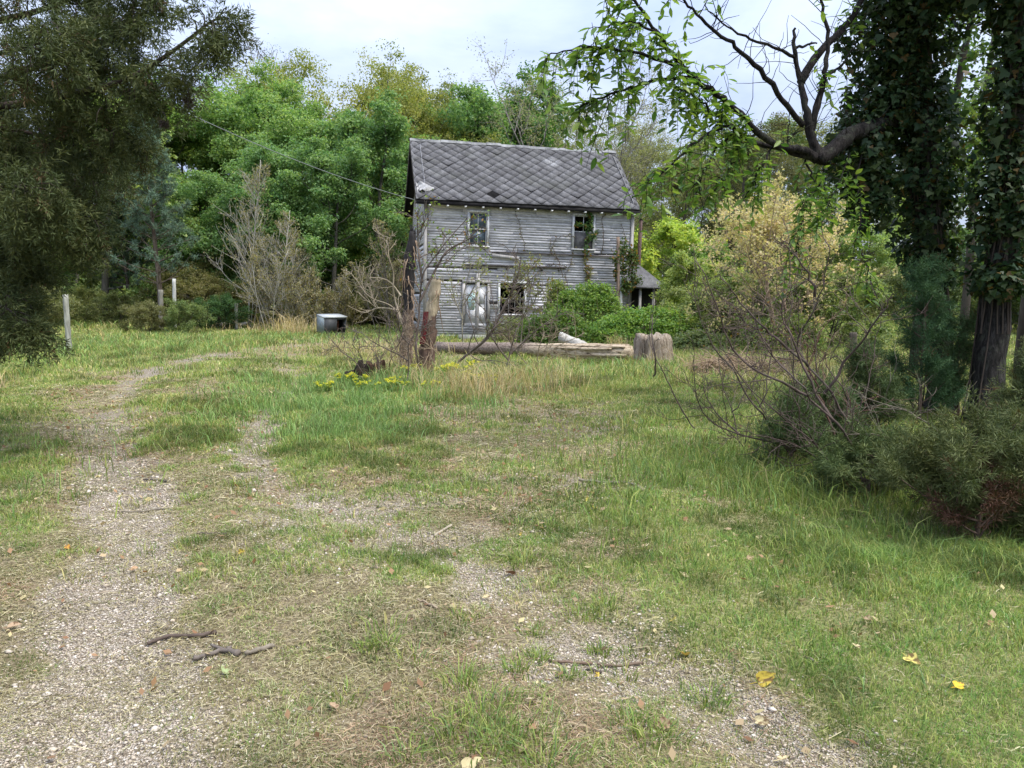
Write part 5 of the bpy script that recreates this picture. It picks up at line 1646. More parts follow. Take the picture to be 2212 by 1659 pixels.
vine('climbing_vine', 'thin dark vine between the two upper windows', [[(1135, 545), (1130, 520), (1124, 500), (1120, 478), (1112, 462)]], .05, 1, (0.12, 0.12, 0.05), 3, .08, .06)
vine('climbing_vine', 'trailing vine with dry leaves beneath the broken upper window', [[(1268, 605), (1266, 585), (1262, 562), (1270, 548)], [(1268, 605), (1275, 590), (1270, 575)]], .06, 6, (0.20, 0.20, 0.07), 4, .09, .09)
vine('climbing_vine', 'dense dark green vine wrapped round the peeled trunk at the right corner', [[(1335, 625), (1330, 590), (1340, 560), (1335, 525)], [(1350, 600), (1355, 570), (1348, 545), (1360, 560)], [(1320, 600), (1318, 565), (1325, 540)], [(1330, 630), (1345, 615), (1365, 605)]], .7, 26, (0.09, 0.13, 0.04), 5, .11, .20)
vine('climbing_vine', 'bare twiggy vine on the clapboards by the right corner board', [[(1300, 545), (1302, 500), (1300, 475), (1305, 462)], [(1345, 545), (1350, 510), (1340, 485)]], .05, 1, (0.1, 0.09, 0.05), 6, .07, .05)

# ------------------------------------------------------------------ yellow flowering weeds
def weed():
    rng = np.random.default_rng(51)
    root = empty('yellow_weed', (0, 0, 0), '', 'flower', 'yellow flowering weeds round the stumps')
    st_, lf, fl = MB(), MB(), MB()
    fc = []
    cen = []
    for k in range(9):
        fl = MB(); fc = []
        a = rng.random() * 6.28
        c = curve(rng, (cos(a) * .06, sin(a) * .06, -.02), (cos(a) * .45, sin(a) * .45, 1), rng.uniform(.26, .40), 5, .08, up=.3)
        st_.tube(c, np.linspace(.006, .003, 6), 4, cap=False)
        cen += list(c[1:5])
        for j in range(5): fc.append(c[-1] + rng.normal(0, .024, 3) * [1, 1, .5])
        clusters(fl, rng, fc, 7, .026, .014, .024, .018, 1.2)
        fl.build('flower', M_LEAF, root, (0.60, 0.58, 0.05))
    clusters(lf, rng, cen, 7, .05, .05, .085, .022, .3)
    st_.build('stem', M_TWIG, root, (0.12, 0.18, 0.06))
    lf.build('leaves', M_LEAF, root, (0.14, 0.22, 0.06))
    return root
T_weed = weed()
WE = [(775, 828, 1.0, 'yellow weed below the jagged black stump'), (790, 838, .8, 'yellow weed nearest the camera below the two rotten stumps'), (700, 838, .8, 'yellow weed leftmost in the lush grass'), (845, 838, .95, 'yellow weed in front of the charred trunk'), (868, 835, .7, 'small yellow weed right under the thin forked stem'),
      (968, 815, 1.15, 'yellow weed right beside the foot of the snapped trunk'), (1000, 812, 1.2, 'tall yellow weed under the leaning dark sapling'), (1012, 826, .9, 'yellow weed in the straw clump under the leaning sapling'), (1052, 832, .9, 'yellow weed rightmost in the straw'), (930, 838, .8, 'yellow weed below the snapped trunk'), (885, 806, .9, 'yellow weed between the two dead trunks'), (740, 815, .7, 'yellow weed left of the jagged black stump')]
for k_, (u, v, s, lb) in enumerate(WE):
    p = stand(u, v + 6)
    if k_ == 0:
        T_weed.location = p; T_weed['label'] = lb; T_weed.scale = (s, s, s)
    else: copy_tree(T_weed, p, k_ * 1.7, s, lb)

# ------------------------------------------------------------------ ivy covered trees on the right
IVY7 = np.array([[0, 0], [.42, .05], [.50, .38], [.26, .48], [0, 1.0], [-.26, .48], [-.50, .38], [-.42, .05]])
def shaped_leaves(mb, pos, nrm, dr, size, shape, rnd, old, cup=.12):
    n = len(pos)
    nrm = unit(nrm); dr = unit(dr - nrm * np.sum(dr * nrm, -1, keepdims=True)); s_ = np.cross(nrm, dr)
    sz = np.broadcast_to(size, (n,))[:, None, None]
    k = len(shape)
    v = pos[:, None] + (s_[:, None] * shape[None, :, :1] + dr[:, None] * shape[None, :, 1:] + nrm[:, None] * (cup * (np.abs(shape[None, :, :1]) - .6 * shape[None, :, 1:] ** 2))) * sz
    i = np.arange(n)[:, None] * k
    half = k // 2
    r = np.concatenate([[0], np.arange(1, half + 1)])
    l = np.concatenate([[0], np.arange(half, k)])
    mb.add(v.reshape(-1, 3), [i + r[None], i + l[None]], rnd=np.repeat(rnd, k), old=np.repeat(old, k))
def ivy_tree(label, base, axis_pts, r_tr, col_r, seed, n=7000, z0=2.0, z1=6.5, lobes=(), barkc=(0.030, 0.027, 0.025), size=.068):
    rng = np.random.default_rng(seed)
    root = empty('ivy_covered_tree', base, label, 'tree', 'ivy covered trees on the right')
    ax = np.array(axis_pts) - base
    t = np.linspace(0, 1, 24); tt = np.linspace(0, 1, len(ax))
    path = np.stack([np.interp(t, tt, ax[:, k]) for k in range(3)], -1)
    path[1:, :2] += np.cumsum(rng.normal(0, .008, (23, 2)), 0)
    rad = np.interp(t, [0, .06, 1], [r_tr * 1.35, r_tr, r_tr * .7])
    MB().tube(path, rad * (1 + rng.normal(0, .03, 24)), 20, rough=.09, rng=rng).build('trunk', mat_ridged, root, barkc, smooth=True)
    # ivy: leaves on a lumpy sleeve round the trunk, denser towards its surface
    z = rng.uniform(z0, z1, n)
    a = rng.random(n) * 6.28
    pc = np.stack([np.interp(z, path[:, 2], path[:, 0]), np.interp(z, path[:, 2], path[:, 1])], -1)
    R0 = np.interp(z, col_r[0], col_r[1])
    lump = .25 + 1.5 * fbm(np.cos(a) * 1.8 + seed, np.sin(a) * 1.8 + z * 2.2, seed, 3)
    rr = R0 * lump * (rng.random(n) ** .35)
    hole = fbm(np.cos(a) * 2.6 + seed * 3, np.sin(a) * 2.6 + z * 3.1, seed + 9, 3) < .40
    rr = np.where(hole, rr * .45, rr)
    pos = np.stack([pc[:, 0] + np.cos(a) * rr, pc[:, 1] + np.sin(a) * rr, z], -1)
    outn = np.stack([np.cos(a), np.sin(a), np.full(n, .35)], -1)
    for (c, rad3, m) in lobes:
        c = np.array(c) - base
        d = unit(rng.normal(0, 1, (m, 3)))
        p = c + d * np.array(rad3) * (rng.random((m, 1)) ** .4)
        pos = np.concatenate([pos, p]); outn = np.concatenate([outn, d + [0, 0, .3]])
    N_ = len(pos)
    nrm = outn * .8 + [0, 0, .5] + rng.normal(0, .8, (N_, 3))
    dr = np.tile([0, 0, -1.0], (N_, 1)) + rng.normal(0, .5, (N_, 3)) + outn * .3
    lf = MB()
    shaped_leaves(lf, pos, nrm, dr, size * np.exp(rng.normal(-.08, .38, N_)), IVY7, rng.random(N_), rng.random(N_))
    lf.build('ivy', M_IVY, root, (0.030, 0.054, 0.019))
    vn = MB()
    for k in range(14):
        a0 = rng.random() * 6.28
        zz = np.linspace(.1 if k < 4 else z0 * .7, z1, 16)
        aa = a0 + np.cumsum(rng.normal(0, .12, 16))
        rq = np.interp(zz, path[:, 2], rad) + .012
        vn.tube(np.stack([np.interp(zz, path[:, 2], path[:, 0]) + np.cos(aa) * rq, np.interp(zz, path[:, 2], path[:, 1]) + np.sin(aa) * rq, zz], -1), .012, 4, cap=False)
    vn.build('ivy_stem', M_TWIG, root, (0.07, 0.055, 0.045))
    return root
def mk_ridged():
    m, t, NN, LL = new_mat('deep ridged bark')
    oi = NN('ShaderNodeObjectInfo')
    tcn = NN('ShaderNodeTexCoord'); P = tcn.outputs['Object']
    f = nz(t, 26, 7, .65, P, (1, 1, .22), .8)
    g = nz(t, 7, 4, .6, P)
    k = ramp(t, f, [(.36, .35), (.5, 1.0), (.68, 2.3)])
    col = mixc(t, 1.0, oi.outputs['Color'], k, 'MULTIPLY')
    col = mixc(t, ramp(t, g, [(.5, 0.0), (.75, .5)]), col, (0.09, 0.10, 0.07))
    return finish(m, t, col, .92, .15, f, .06, 1.0)
mat_ridged = mk_ridged()
ib1 = stand(2030, 892)
y1_ = ib1[1]
ivy1 = ivy_tree('thick column of dark ivy hiding a tall trunk, left of the two ivy covered trees', ib1, [ib1, D(2032, 800, y1_), D(2018, 650, y1_), D(1998, 450, y1_), D(1985, 250, y1_), D(1975, 0, y1_), D(1965, -330, y1_)], .19,
                ([1.5, 2.1, 2.7, 3.4, 4.5, 5.5, 7.5], [.22, .34, .46, .54, .46, .52, .9]), 3, n=13500, z0=1.75, z1=7.4,
                lobes=[(D(1855, 330, y1_ - .2), (.42, .42, .62), 1900), (D(1900, 240, y1_), (.5, .45, .6), 2200), (D(1885, 410, y1_ - .3), (.32, .35, .55), 1100), (D(1900, 90, y1_), (.55, .5, .55), 1500), (D(2085, 200, y1_ + .3), (.3, .5, 1.3), 110), (D(2090, 480, y1_ + .3), (.25, .45, .8), 80), (D(2010, -80, y1_ - .4), (.9, .8, .7), 2600)])
ib2 = stand(2122, 916)
y2_ = ib2[1]
ivy2 = ivy_tree('rough barked leaning trunk with ivy only above head height, rightmost', ib2, [ib2, D(2138, 800, y2_), D(2158, 690, y2_), D(2178, 560, y2_), D(2195, 400, y2_), D(2215, 200, y2_), D(2235, -300, y2_)], .185,
                ([1.4, 1.8, 2.4, 3.5, 7], [.22, .34, .34, .34, .6]), 4, n=8000, z0=1.62, z1=6.6,
                lobes=[(D(2170, 610, y2_ - .2), (.34, .3, .22), 500), (D(2150, 420, y2_), (.35, .35, .6), 700), (D(2205, -60, y2_), (.8, .7, .6), 1500)])
for u, v, yy, r_, lb in ((2205, 800, 11.5, .10, 'slim dark trunk at the right end beyond the rough barked trunk'), (1972, 800, 15.0, .09, 'thin straight dark trunk seen behind the small junipers'), (2075, 800, 17.0, .10, 'thin dark trunk between the two ivy covered trees')):
    p = D(u, 800, yy); p[2] = gz(p) - .05
    rt = empty('thin_tree', p, lb, 'tree', 'thin trees behind the ivy')
    rg_ = np.random.default_rng(int(u))
    c = curve(rg_, (0, 0, 0), (0, 0, 1), 7.5, 10, .03)
    wb = MB().tube(c, np.linspace(r_, .05, 11), 8)
    tp_ = []
    for k in range(22):
        q, dq = along(c, rg_.uniform(.3, 1)); az = rg_.random() * 6.28
        b_ = curve(rg_, q, (cos(az), sin(az), .5), rg_.uniform(.7, 1.8), 4, .12)
        wb.tube(b_, np.linspace(.02, .008, 5), 4, cap=False); tp_ += list(b_[1:])
    wb.build('trunk', M_BARK, rt, (0.06, 0.05, 0.042))
    lf = MB(); clusters(lf, rg_, np.array(tp_), 40, .35, .22, .10, .065, .6)
    lf.build('crown', M_LEAF, rt, (0.09, 0.145, 0.04))

# ------------------------------------------------------------------ wild cherry bough
def smooth(p, per=5):
    p = np.asarray(p)
    n = per * (len(p) - 1) + 1
    t = np.linspace(0, len(p) - 1, n); i = np.minimum(t.astype(int), len(p) - 2); f = (t - i)[:, None]
    pm = p[np.maximum(i - 1, 0)]; p0 = p[i]; p1 = p[i + 1]; p2 = p[np.minimum(i + 2, len(p) - 1)]
    return 0.5 * (2 * p0 + (p1 - pm) * f + (2 * pm - 5 * p0 + 4 * p1 - p2) * f ** 2 + (3 * p0 - pm - 3 * p1 + p2) * f ** 3)
ya = y1_ - .15
CB = [  # path (u, v, depth), start radius, end radius, leafiness
    ([(2010, 232, y1_), (1930, 262, ya), (1878, 276, ya - .3), (1835, 293, ya - .5), (1800, 322, ya - .7), (1765, 346, ya - .8)], .098, .088, 0),
    ([(1765, 346, ya - .8), (1738, 325, ya - .9), (1690, 318, ya - 1.0), (1640, 290, ya - 1.2), (1588, 238, ya - 1.5), (1545, 200, ya - 1.7), (1494, 163, ya - 1.9), (1455, 118, ya - 2.1), (1419, 72, ya - 2.3), (1373, 0, ya - 2.5), (1340, -60, ya - 2.6)], .050, .009, 1),
    ([(1494, 165, ya - 1.9), (1422, 172, ya - 2.1), (1363, 189, ya - 2.3), (1290, 214, ya - 2.5), (1250, 232, ya - 2.6)], .022, .006, 1),
    ([(1480, 150, ya - 2.0), (1400, 120, ya - 2.3), (1330, 108, ya - 2.5), (1250, 104, ya - 2.7), (1180, 118, ya - 2.8)], .022, .005, 1),
    ([(1440, 98, ya - 2.2), (1400, 60, ya - 2.4), (1350, 50, ya - 2.6), (1290, 60, ya - 2.7)], .016, .005, 1),
    ([(1765, 346, ya - .8), (1700, 325, ya - .9), (1640, 312, ya - 1.0), (1601, 290, ya - 1.3), (1580, 275, ya - 1.5), (1540, 240, ya - 1.6), (1503, 208, ya - 1.8), (1470, 195, ya - 2.0)], .036, .006, 1),
    ([(1585, 272, ya - 1.5), (1560, 274, ya - 1.6), (1497, 312, ya - 1.9), (1450, 355, ya - 2.1), (1420, 385, ya - 2.2), (1395, 400, ya - 2.2)], .02, .005, 1),
    ([(1620, 300, ya - 1.2), (1590, 285, ya - 1.4), (1545, 325, ya - 1.6), (1520, 370, ya - 1.8), (1500, 400, ya - 1.9)], .018, .005, 1),
    ([(1630, 290, ya - 1.2), (1600, 330, ya - 1.4), (1570, 370, ya - 1.5), (1545, 410, ya - 1.5)], .016, .005, 1),
    ([(1670, 318, ya - 1.0), (1650, 350, ya - 1.2), (1630, 385, ya - 1.3), (1615, 420, ya - 1.3)], .014, .004, 1),
    ([(1765, 340, ya - .8), (1752, 293, ya - .8), (1742, 240, ya - .8), (1728, 176, ya - .7), (1714, 101, ya - .7), (1716, 62, ya - .6)], .062, .014, 0),
    ([(1728, 178, ya - .7), (1770, 112, ya - .5), (1819, 65, ya - .3), (1850, 20, ya - .1), (1880, -60, ya)], .05, .03, .25),
    ([(1752, 290, ya - .8), (1774, 189, ya - .7), (1780, 156, ya - .7), (1787, 81, ya - .6), (1774, 0, ya - .6), (1770, -50, ya - .6)], .04, .012, .05),
    ([(1752, 290, ya - .8), (1768, 230, ya - .6), (1782, 170, ya - .6), (1815, 145, ya - .5), (1850, 95, ya - .4)], .03, .008, .1),
    ([(1735, 270, ya - .8), (1690, 215, ya - 1.0), (1630, 137, ya - 1.2), (1580, 95, ya - 1.3), (1526, 49, ya - 1.4), (1477, 0, ya - 1.5), (1450, -40, ya - 1.5)], .035, .008, .05),
    ([(1714, 125, ya - .7), (1680, 105, ya - .9), (1620, 85, ya - 1.0), (1560, 50, ya - 1.2), (1520, 10, ya - 1.3)], .022, .006, .06),
    ([(1714, 103, ya - .7), (1740, 98, ya - .7), (1765, 95, ya - .7)], .02, .01, .2),
    ([(1700, 320, ya - .9), (1705, 275, ya - .9), (1706, 230, ya - 1.0)], .010, .004, .1),
    ([(1740, 345, ya - .8), (1752, 375, ya - .9), (1760, 395, ya - .9)], .014, .006, .9),
    ([(1785, 340, ya - .7), (1778, 372, ya - .7), (1772, 400, ya - .8)], .012, .005, 1),
    ([(1772, 400, ya - .8), (1745, 430, ya - 1.0), (1735, 470, ya - 1.1), (1725, 520, ya - 1.2), (1720, 548, ya - 1.2)], .008, .003, 1.2),
    ([(1870, 300, ya - .3), (1850, 390, ya - .6), (1860, 470, ya - .8), (1850, 520, ya - .9), (1880, 590, ya - .9), (1875, 620, ya - .9)], .010, .003, .8),
    ([(1835, 330, ya - .4), (1800, 420, ya - .8), (1765, 470, ya - 1.0)], .008, .003, .9),
]
rng = np.random.default_rng(61)
cb_root = empty('cherry_bough', D(1880, 276, ya), 'black crooked wild cherry bough with drooping green leaves across the sky', 'tree branch')
cbase = np.array(cb_root.location)
wood, tw_, lp, ld, ln_ = MB(), MB(), [], [], []
for pth, r0, r1, lf_n in CB:
    p = smooth(np.array([D(*q) for q in pth]), 5) - cbase
    p += rng.normal(0, .008, p.shape)
    wood.tube(p, np.linspace(r0, r1, len(p)) * (1 + rng.normal(0, .05, len(p))), 9 if r0 > .03 else 5, rough=.08, rng=rng)
    total = np.linalg.norm(np.diff(p, axis=0), axis=1).sum()
    # bare spurs
    for k in range(int(total * (9 if lf_n < .5 else 4))):
        b, d = along(p, rng.uniform(.1, 1))
        c = curve(rng, b, side_dir(rng, d, radians(rng.uniform(35, 80))), rng.uniform(.15, .75), 5, .2)
        wood.tube(c, np.linspace(.006, .0025, 6), 3, cap=False)
    for k in range(int(total * 15 * lf_n) + (1 if lf_n else 0)):
        tk = rng.uniform(.32 if r0 > .02 else .02, 1)
        b, d = along(p, tk)
        d2 = unit(side_dir(rng, d, radians(rng.uniform(25, 75))) + np.array([-.15, 0, -.05]))
        Lt = rng.uniform(.2, .62)
        c = curve(rng, b, d2, Lt, 7, .12, sag=5.5)
        wood.tube(c, np.linspace(.0045, .002, 8), 3, cap=False)
        m = int(Lt / .042)
        for j in range(m):
            q, dq = along(c, (j + .6) / m)
            sgn = 1 if j % 2 else -1
            s_ = unit(np.cross(dq, [0, 0, 1]) + 1e-6) * sgn
            lp.append(q); ld.append(dq * .7 + s_ * .75 + np.array([0, 0, -.55]) + rng.normal(0, .25, 3)); ln_.append(np.array([0, 0, 1.0]) + rng.normal(0, .45, 3))
lp, ld, ln_ = np.array(lp), np.array(ld), np.array(ln_)
CHE = np.array([[0, 0], [.13, .18], [.20, .42], [.15, .72], [0, 1.0], [-.15, .72], [-.20, .42], [-.13, .18]])
lf = MB()
shaped_leaves(lf, lp, ln_, ld, (.122) * (.5 + .75 * rng.random(len(lp))), CHE, rng.random(len(lp)), rng.random(len(lp)), .22)
wood.build('limb', mat_ridged, cb_root, (0.020, 0.017, 0.016), smooth=True)
lf.build('leaves', M_CHERRY, cb_root, (0.13, 0.215, 0.045))

# ------------------------------------------------------------------ right thicket: bare stems, junipers
GT = 'bare stems in the right thicket'
KW = dict(group=GT, color=(0.085, 0.062, 0.052), minr=.0026, len_=.55)
wild_sapling('thicket_stem', 'long dark bare stem leaning left from the juniper across the field', [[(1915, 1075), (1860, 985), (1800, 910), (1740, 850), (1695, 790), (1660, 720), (1640, 640)], [(1745, 855), (1700, 830), (1640, 800), (1590, 740), (1545, 640), (1510, 560)], [(1800, 910), (1760, 800), (1720, 700), (1700, 610)]], 6.0, seeds=21, r=.013, twig=9, sub=4, **KW)
wild_sapling('thicket_stem', 'thicker bare stem rising in a wide fork behind the left leaning one', [[(1890, 1040), (1830, 940), (1790, 860), (1745, 790), (1735, 720), (1760, 640), (1775, 560), (1765, 480)], [(1745, 790), (1690, 740), (1650, 700), (1600, 640), (1560, 600)], [(1780, 850), (1830, 760), (1850, 690), (1880, 640)], [(1760, 640), (1740, 590), (1690, 530)]], 6.6, seeds=22, r=.014, twig=9, sub=4, **KW)
wild_sapling('thicket_stem', 'bare stem curving low over the lawn at the left of the thicket', [[(1710, 1010), (1690, 960), (1590, 935), (1530, 905), (1500, 840), (1495, 770)], [(1690, 960), (1640, 900), (1600, 860), (1560, 790), (1520, 740), (1480, 650), (1470, 560)], [(1600, 940), (1560, 900), (1530, 840)]], 7.2, seeds=23, r=.011, twig=8, sub=4, **KW)
wild_sapling('thicket_stem', 'lone thin stem leaning far left out of the thicket', [[(1500, 925), (1470, 880), (1440, 820), (1415, 770), (1405, 720), (1408, 660)]], 8.0, seeds=24, r=.008, twig=2, sub=1, **KW)
wild_sapling('thicket_stem', 'straight bare stem with reddish twigs before the small junipers', [[(1800, 1010), (1790, 930), (1770, 850), (1765, 790), (1800, 720), (1850, 660)], [(1770, 850), (1740, 800), (1720, 730)], [(1800, 980), (1830, 900), (1835, 840)]], 6.9, seeds=25, r=.010, twig=8, sub=4, group=GT, color=(0.13, 0.07, 0.055), minr=.0026, len_=.5)
wild_sapling('thicket_stem', 'short upright stems at the left foot of the thicket', [[(1640, 1010), (1640, 930), (1650, 870), (1655, 800)], [(1620, 1000), (1600, 960), (1560, 920)], [(1660, 1010), (1690, 930), (1720, 880)]], 7.6, seeds=26, r=.008, twig=6, sub=3, **KW)
for s_, (dep, rr_, tw2, lb, pths) in enumerate((
        (6.4, .008, 12, 'slim bare stem crossing low toward the field, foremost in the thicket', [[(1820, 1060), (1750, 960), (1680, 900), (1600, 830), (1545, 760)], [(1750, 960), (1720, 880), (1700, 800)]]),
        (7.0, .009, 12, 'tall bare whip with many side twigs in the middle of the thicket', [[(1780, 1020), (1740, 900), (1700, 800), (1690, 700), (1700, 600), (1690, 520)], [(1700, 800), (1650, 740), (1620, 660)]]),
        (6.8, .009, 12, 'bare stem bending right toward the dark short post', [[(1850, 1050), (1840, 940), (1850, 850), (1880, 770), (1900, 690)], [(1845, 900), (1800, 830), (1780, 760)]]),
        (7.5, .008, 10, 'wiry bare stem leaning left over the brush pile', [[(1690, 1000), (1650, 900), (1610, 830), (1570, 770), (1520, 690)], [(1640, 880), (1660, 800), (1670, 730)]]),
        (6.2, .008, 12, 'low arching bare stem beneath the long left leaning one', [[(1890, 1090), (1800, 1010), (1720, 965), (1640, 950), (1580, 960)], [(1790, 1005), (1730, 930), (1690, 890)]]),
        (7.8, .007, 10, 'thin upright bare stem near the left edge of the thicket', [[(1600, 1000), (1585, 900), (1560, 820), (1555, 740), (1570, 660)], [(1580, 890), (1620, 820), (1640, 760)]]))):
    wild_sapling('thicket_stem', lb, pths, dep, seeds=40 + s_, r=rr_, twig=tw2, sub=4, group=GT, color=((0.085, 0.062, 0.052), (0.13, 0.10, 0.08))[s_ % 2], minr=.0026, len_=.5, leafn=(0, 1)[s_ % 2], lsize=.03, leafc=(0.16, 0.20, 0.06))
wild_sapling('thicket_stem', 'tangle of thin bare twigs hanging over the juniper shrub', [[(2100, 1100), (2060, 960), (1990, 900), (1900, 870), (1840, 850)], [(2050, 1060), (1980, 980), (1900, 940), (1850, 930)], [(2150, 1120), (2120, 1000), (2080, 930)]], 6.2, seeds=27, r=.009, twig=12, sub=4, group=GT, color=(0.14, 0.12, 0.09), minr=.0026, len_=.6)
def juniper(name, label, base, H, R_, seed, leaf=(0.075, 0.105, 0.035), n_br=60, group='junipers on the right', cat='juniper', hb=.08, spr=4, per=70, sl=.05, dead=None, flat=0.0, el=(15, 60), wdt=.0055, rfill=.3):
    rng = np.random.default_rng(seed)
    root = empty(name, base, label, cat, group)
    wood, P_, D_ = MB(), [], []
    tr = curve(rng, (0, 0, -.05), (rng.normal(0, .06), rng.normal(0, .06), 1), H, 9, .05)
    wood.tube(tr, np.linspace(max(.02, H * .014), .006, 10), 7)
    for k in range(n_br):
        t = hb + (1 - hb) * (k + rng.random()) / n_br
        p, _ = along(tr, t)
        az = rng.random() * 6.28; e = radians(rng.uniform(*el))
        Lb = R_ * (1.1 - t * .95) * rng.uniform(.6, 1.2) + .08
        b = curve(rng, p, (cos(az) * cos(e), sin(az) * cos(e), sin(e)), Lb, 6, .11, up=.2)
        wood.tube(b, np.linspace(.010, .003, 7), 4, cap=False)
        for j in range(int(spr * (1 + Lb * 4))):
            q, dq = along(b, rng.uniform(rfill, 1))
            P_.append(q); D_.append(unit(side_dir(rng, dq, radians(rng.uniform(10, 60))) + np.array([0, 0, .15])))
    wood.build('trunk', M_TWIG, root, (0.12, 0.085, 0.065))
    sprays(root, rng, np.array(P_), np.array(D_), per, sl, leaf, wdt)
    return root
def sprays(root, rng, P_, D_, per, sl, leaf, wdt, length=.22, name='foliage', rad=.05):
    """feathery sprays: short scales set along a bent twig"""
    m = len(P_)
    n = m * per
    s = rng.random(n)
    D0 = np.repeat(D_, per, 0)
    sc_ = np.repeat(.6 + .8 * rng.random(m), per)
    side = unit(np.cross(D0, rng.normal(0, 1, (n, 3))))
    pos = np.repeat(P_, per, 0) + D0 * (s * length * sc_)[:, None] + side * (rng.random(n) * rad * (1.05 - s * .7))[:, None]
    d = unit(D0 * .9 + side * 1.0 + rng.normal(0, .3, (n, 3)))
    cr = np.repeat(rng.random(m), per)
    lf = MB()
    ln = sl * (.6 + .8 * rng.random(n))
    nr = rng.normal(0, 1, (n, 3))
    leaf_quads(lf, pos, nr, d, ln, wdt * (.7 + .6 * rng.random(n)), np.clip(cr * .5 + rng.random(n) * .5, 0, 1), .1, old=np.clip(np.repeat(rng.random(m), per) * .93 + .07 * rng.random(n), 0, 1))
    return lf.build(name, M_NEEDLE, root, leaf)
juniper('juniper', 'upright blue green juniper in front of the left ivy covered trunk', stand(1985, 915), 1.95, .40, 71, (0.06, 0.12, 0.05), n_br=50)
juniper('juniper', 'second upright juniper between the two ivy covered trunks', stand(2068, 905), 1.3, .26, 72, (0.07, 0.12, 0.045), n_br=34)
juniper('juniper', 'slim young juniper at the left edge of the ivy shade', stand(1900, 925), .95, .22, 73, (0.075, 0.11, 0.04), n_br=50)
juniper('juniper', 'spreading olive juniper shrub filling the lower right, with rusty patches', stand(2065, 1135), .50, .85, 74, (0.095, 0.115, 0.04), n_br=30, el=(0, 62), spr=5, rfill=.12)
juniper('juniper', 'dense juniper shrub cut off by the right edge of the picture', stand(2230, 1120), .60, .8, 75, (0.08, 0.10, 0.035), n_br=30, el=(0, 65), spr=5, rfill=.12)
juniper('juniper', 'low juniper at the foot of the leaning bare stems', stand(1880, 1065), .42, .5, 76, (0.095, 0.13, 0.045), n_br=34, el=(5, 50))
juniper('juniper', 'small feathery juniper seedling left of the leaning bare stems', stand(1700, 1010), .65, .26, 77, (0.095, 0.14, 0.05), n_br=26)
juniper('juniper', 'pale feathery juniper seedling beneath the bare forked stem', stand(1770, 985), .7, .28, 78, (0.10, 0.145, 0.055), n_br=28)
juniper('dead_juniper', 'rusty brown dead juniper branches inside the lower right shrub', stand(2105, 1160), .5, .30, 79, (0.085, 0.045, 0.026), n_br=8, spr=2, cat='dead shrub', group=None)
mb_ = MB()
juniper('juniper', 'big shaggy juniper between the rough barked trunk and the right edge', stand(2240, 985), 1.0, .45, 81, (0.085, 0.11, 0.04), n_br=44)

# ------------------------------------------------------------------ red cedar on the left
rng = np.random.default_rng(88)
cbs = np.array([-5.75, 7.9, 0.0]); cbs[2] = gz(cbs) - .05
ced = empty('cedar_tree', cbs, 'big shaggy brown green cedar leaning in from the left, its boughs across the sky', 'tree')
wood, P_, D_ = MB(), [], []
tr = smooth(np.array([[0, 0, 0], [.1, .05, 2.0], [.15, .1, 4.0], [.3, 0, 6.0], [.35, 0, 8.2]]), 5)
wood.tube(tr, np.linspace(.17, .03, len(tr)), 12, rough=.1, rng=rng)
def bough(p, n_side, L_side, dens, r0=.035, droop=.35):
    wood.tube(p, np.linspace(r0, .006, len(p)), 6, cap=False)
    for k in range(n_side):
        tk = rng.uniform(.12, 1.0)
        b, d = along(p, tk)
        s = side_dir(rng, d, radians(rng.uniform(30, 80)))
        Ls = L_side * rng.uniform(.4, 1.15) * (1.15 - .45 * tk)
        c = curve(rng, b, s + np.array([.1, 0, -.1]), Ls, 6, .13, sag=droop * 6)
        wood.tube(c, np.linspace(.009, .003, 7), 3, cap=False)
        for j in range(int(dens * Ls * 13) + 2):
            q, dq = along(c, rng.uniform(.1, 1))
            P_.append(q); D_.append(unit(side_dir(rng, dq, radians(rng.uniform(15, 65))) + np.array([0, 0, -.25])))
yb = cbs[1]
MAIN = [([(-80, 240, yb), (60, 222, yb - .3), (170, 200, yb - .5), (273, 172, yb - .7), (345, 130, yb - .9), (406, 86, yb - 1.1), (455, 48, yb - 1.2), (485, 36, yb - 1.2)], 46, .42, 1.1, .04),
        ([(-60, 190, yb), (130, 125, yb - .2), (250, 75, yb - .4), (290, 10, yb - .5), (310, -60, yb - .6)], 46, .58, 1.1, .04),
        ([(-80, 290, yb + .2), (0, 277, yb), (104, 295, yb - .2), (180, 291, yb - .4), (260, 275, yb - .5)], 36, .70, 1.1, .03),
        ([(-80, 60, yb), (60, 30, yb + .2), (160, -10, yb + .3), (240, -80, yb + .3)], 34, .8, 1.0, .04),
        ([(-80, 370, yb), (40, 360, yb + .2), (130, 370, yb + .3), (215, 400, yb + .4)], 34, .70, 1.1, .03),
        ([(-90, 460, yb), (20, 440, yb - .3), (110, 450, yb - .5), (180, 480, yb - .6)], 34, .65, 1.1, .03),
        ([(-90, 540, yb), (-10, 530, yb + .3), (30, 545, yb + .3), (75, 570, yb + .2)], 40, .42, 1.2, .03),
        ([(-90, 620, yb), (-20, 610, yb - .3), (5, 630, yb - .5), (28, 650, yb - .6)], 40, .36, 1.2, .025),
        ([(-80, 650, yb), (0, 660, yb - .8), (45, 690, yb - 1.1)], 26, .42, 1.2, .02),
        ([(-90, 130, yb), (20, 110, yb - .8), (90, 90, yb - 1.2)], 30, .7, 1.0, .03),
        ([(-90, 420, yb), (0, 400, yb - .9), (60, 410, yb - 1.3)], 30, .55, 1.1, .03),
        ([(-60, 300, yb), (40, 330, yb + .8), (150, 340, yb + 1.0), (230, 330, yb + 1.1)], 30, .7, 1.0, .03),
        ([(200, 190, yb - .5), (300, 200, yb - .6), (385, 175, yb - .7)], 14, .35, .8, .012)]
for pth, ns, Ls, de, r0 in MAIN:
    p = smooth(np.array([D(*q) for q in pth]), 4) - cbs
    bough(p, ns, Ls, de, r0)
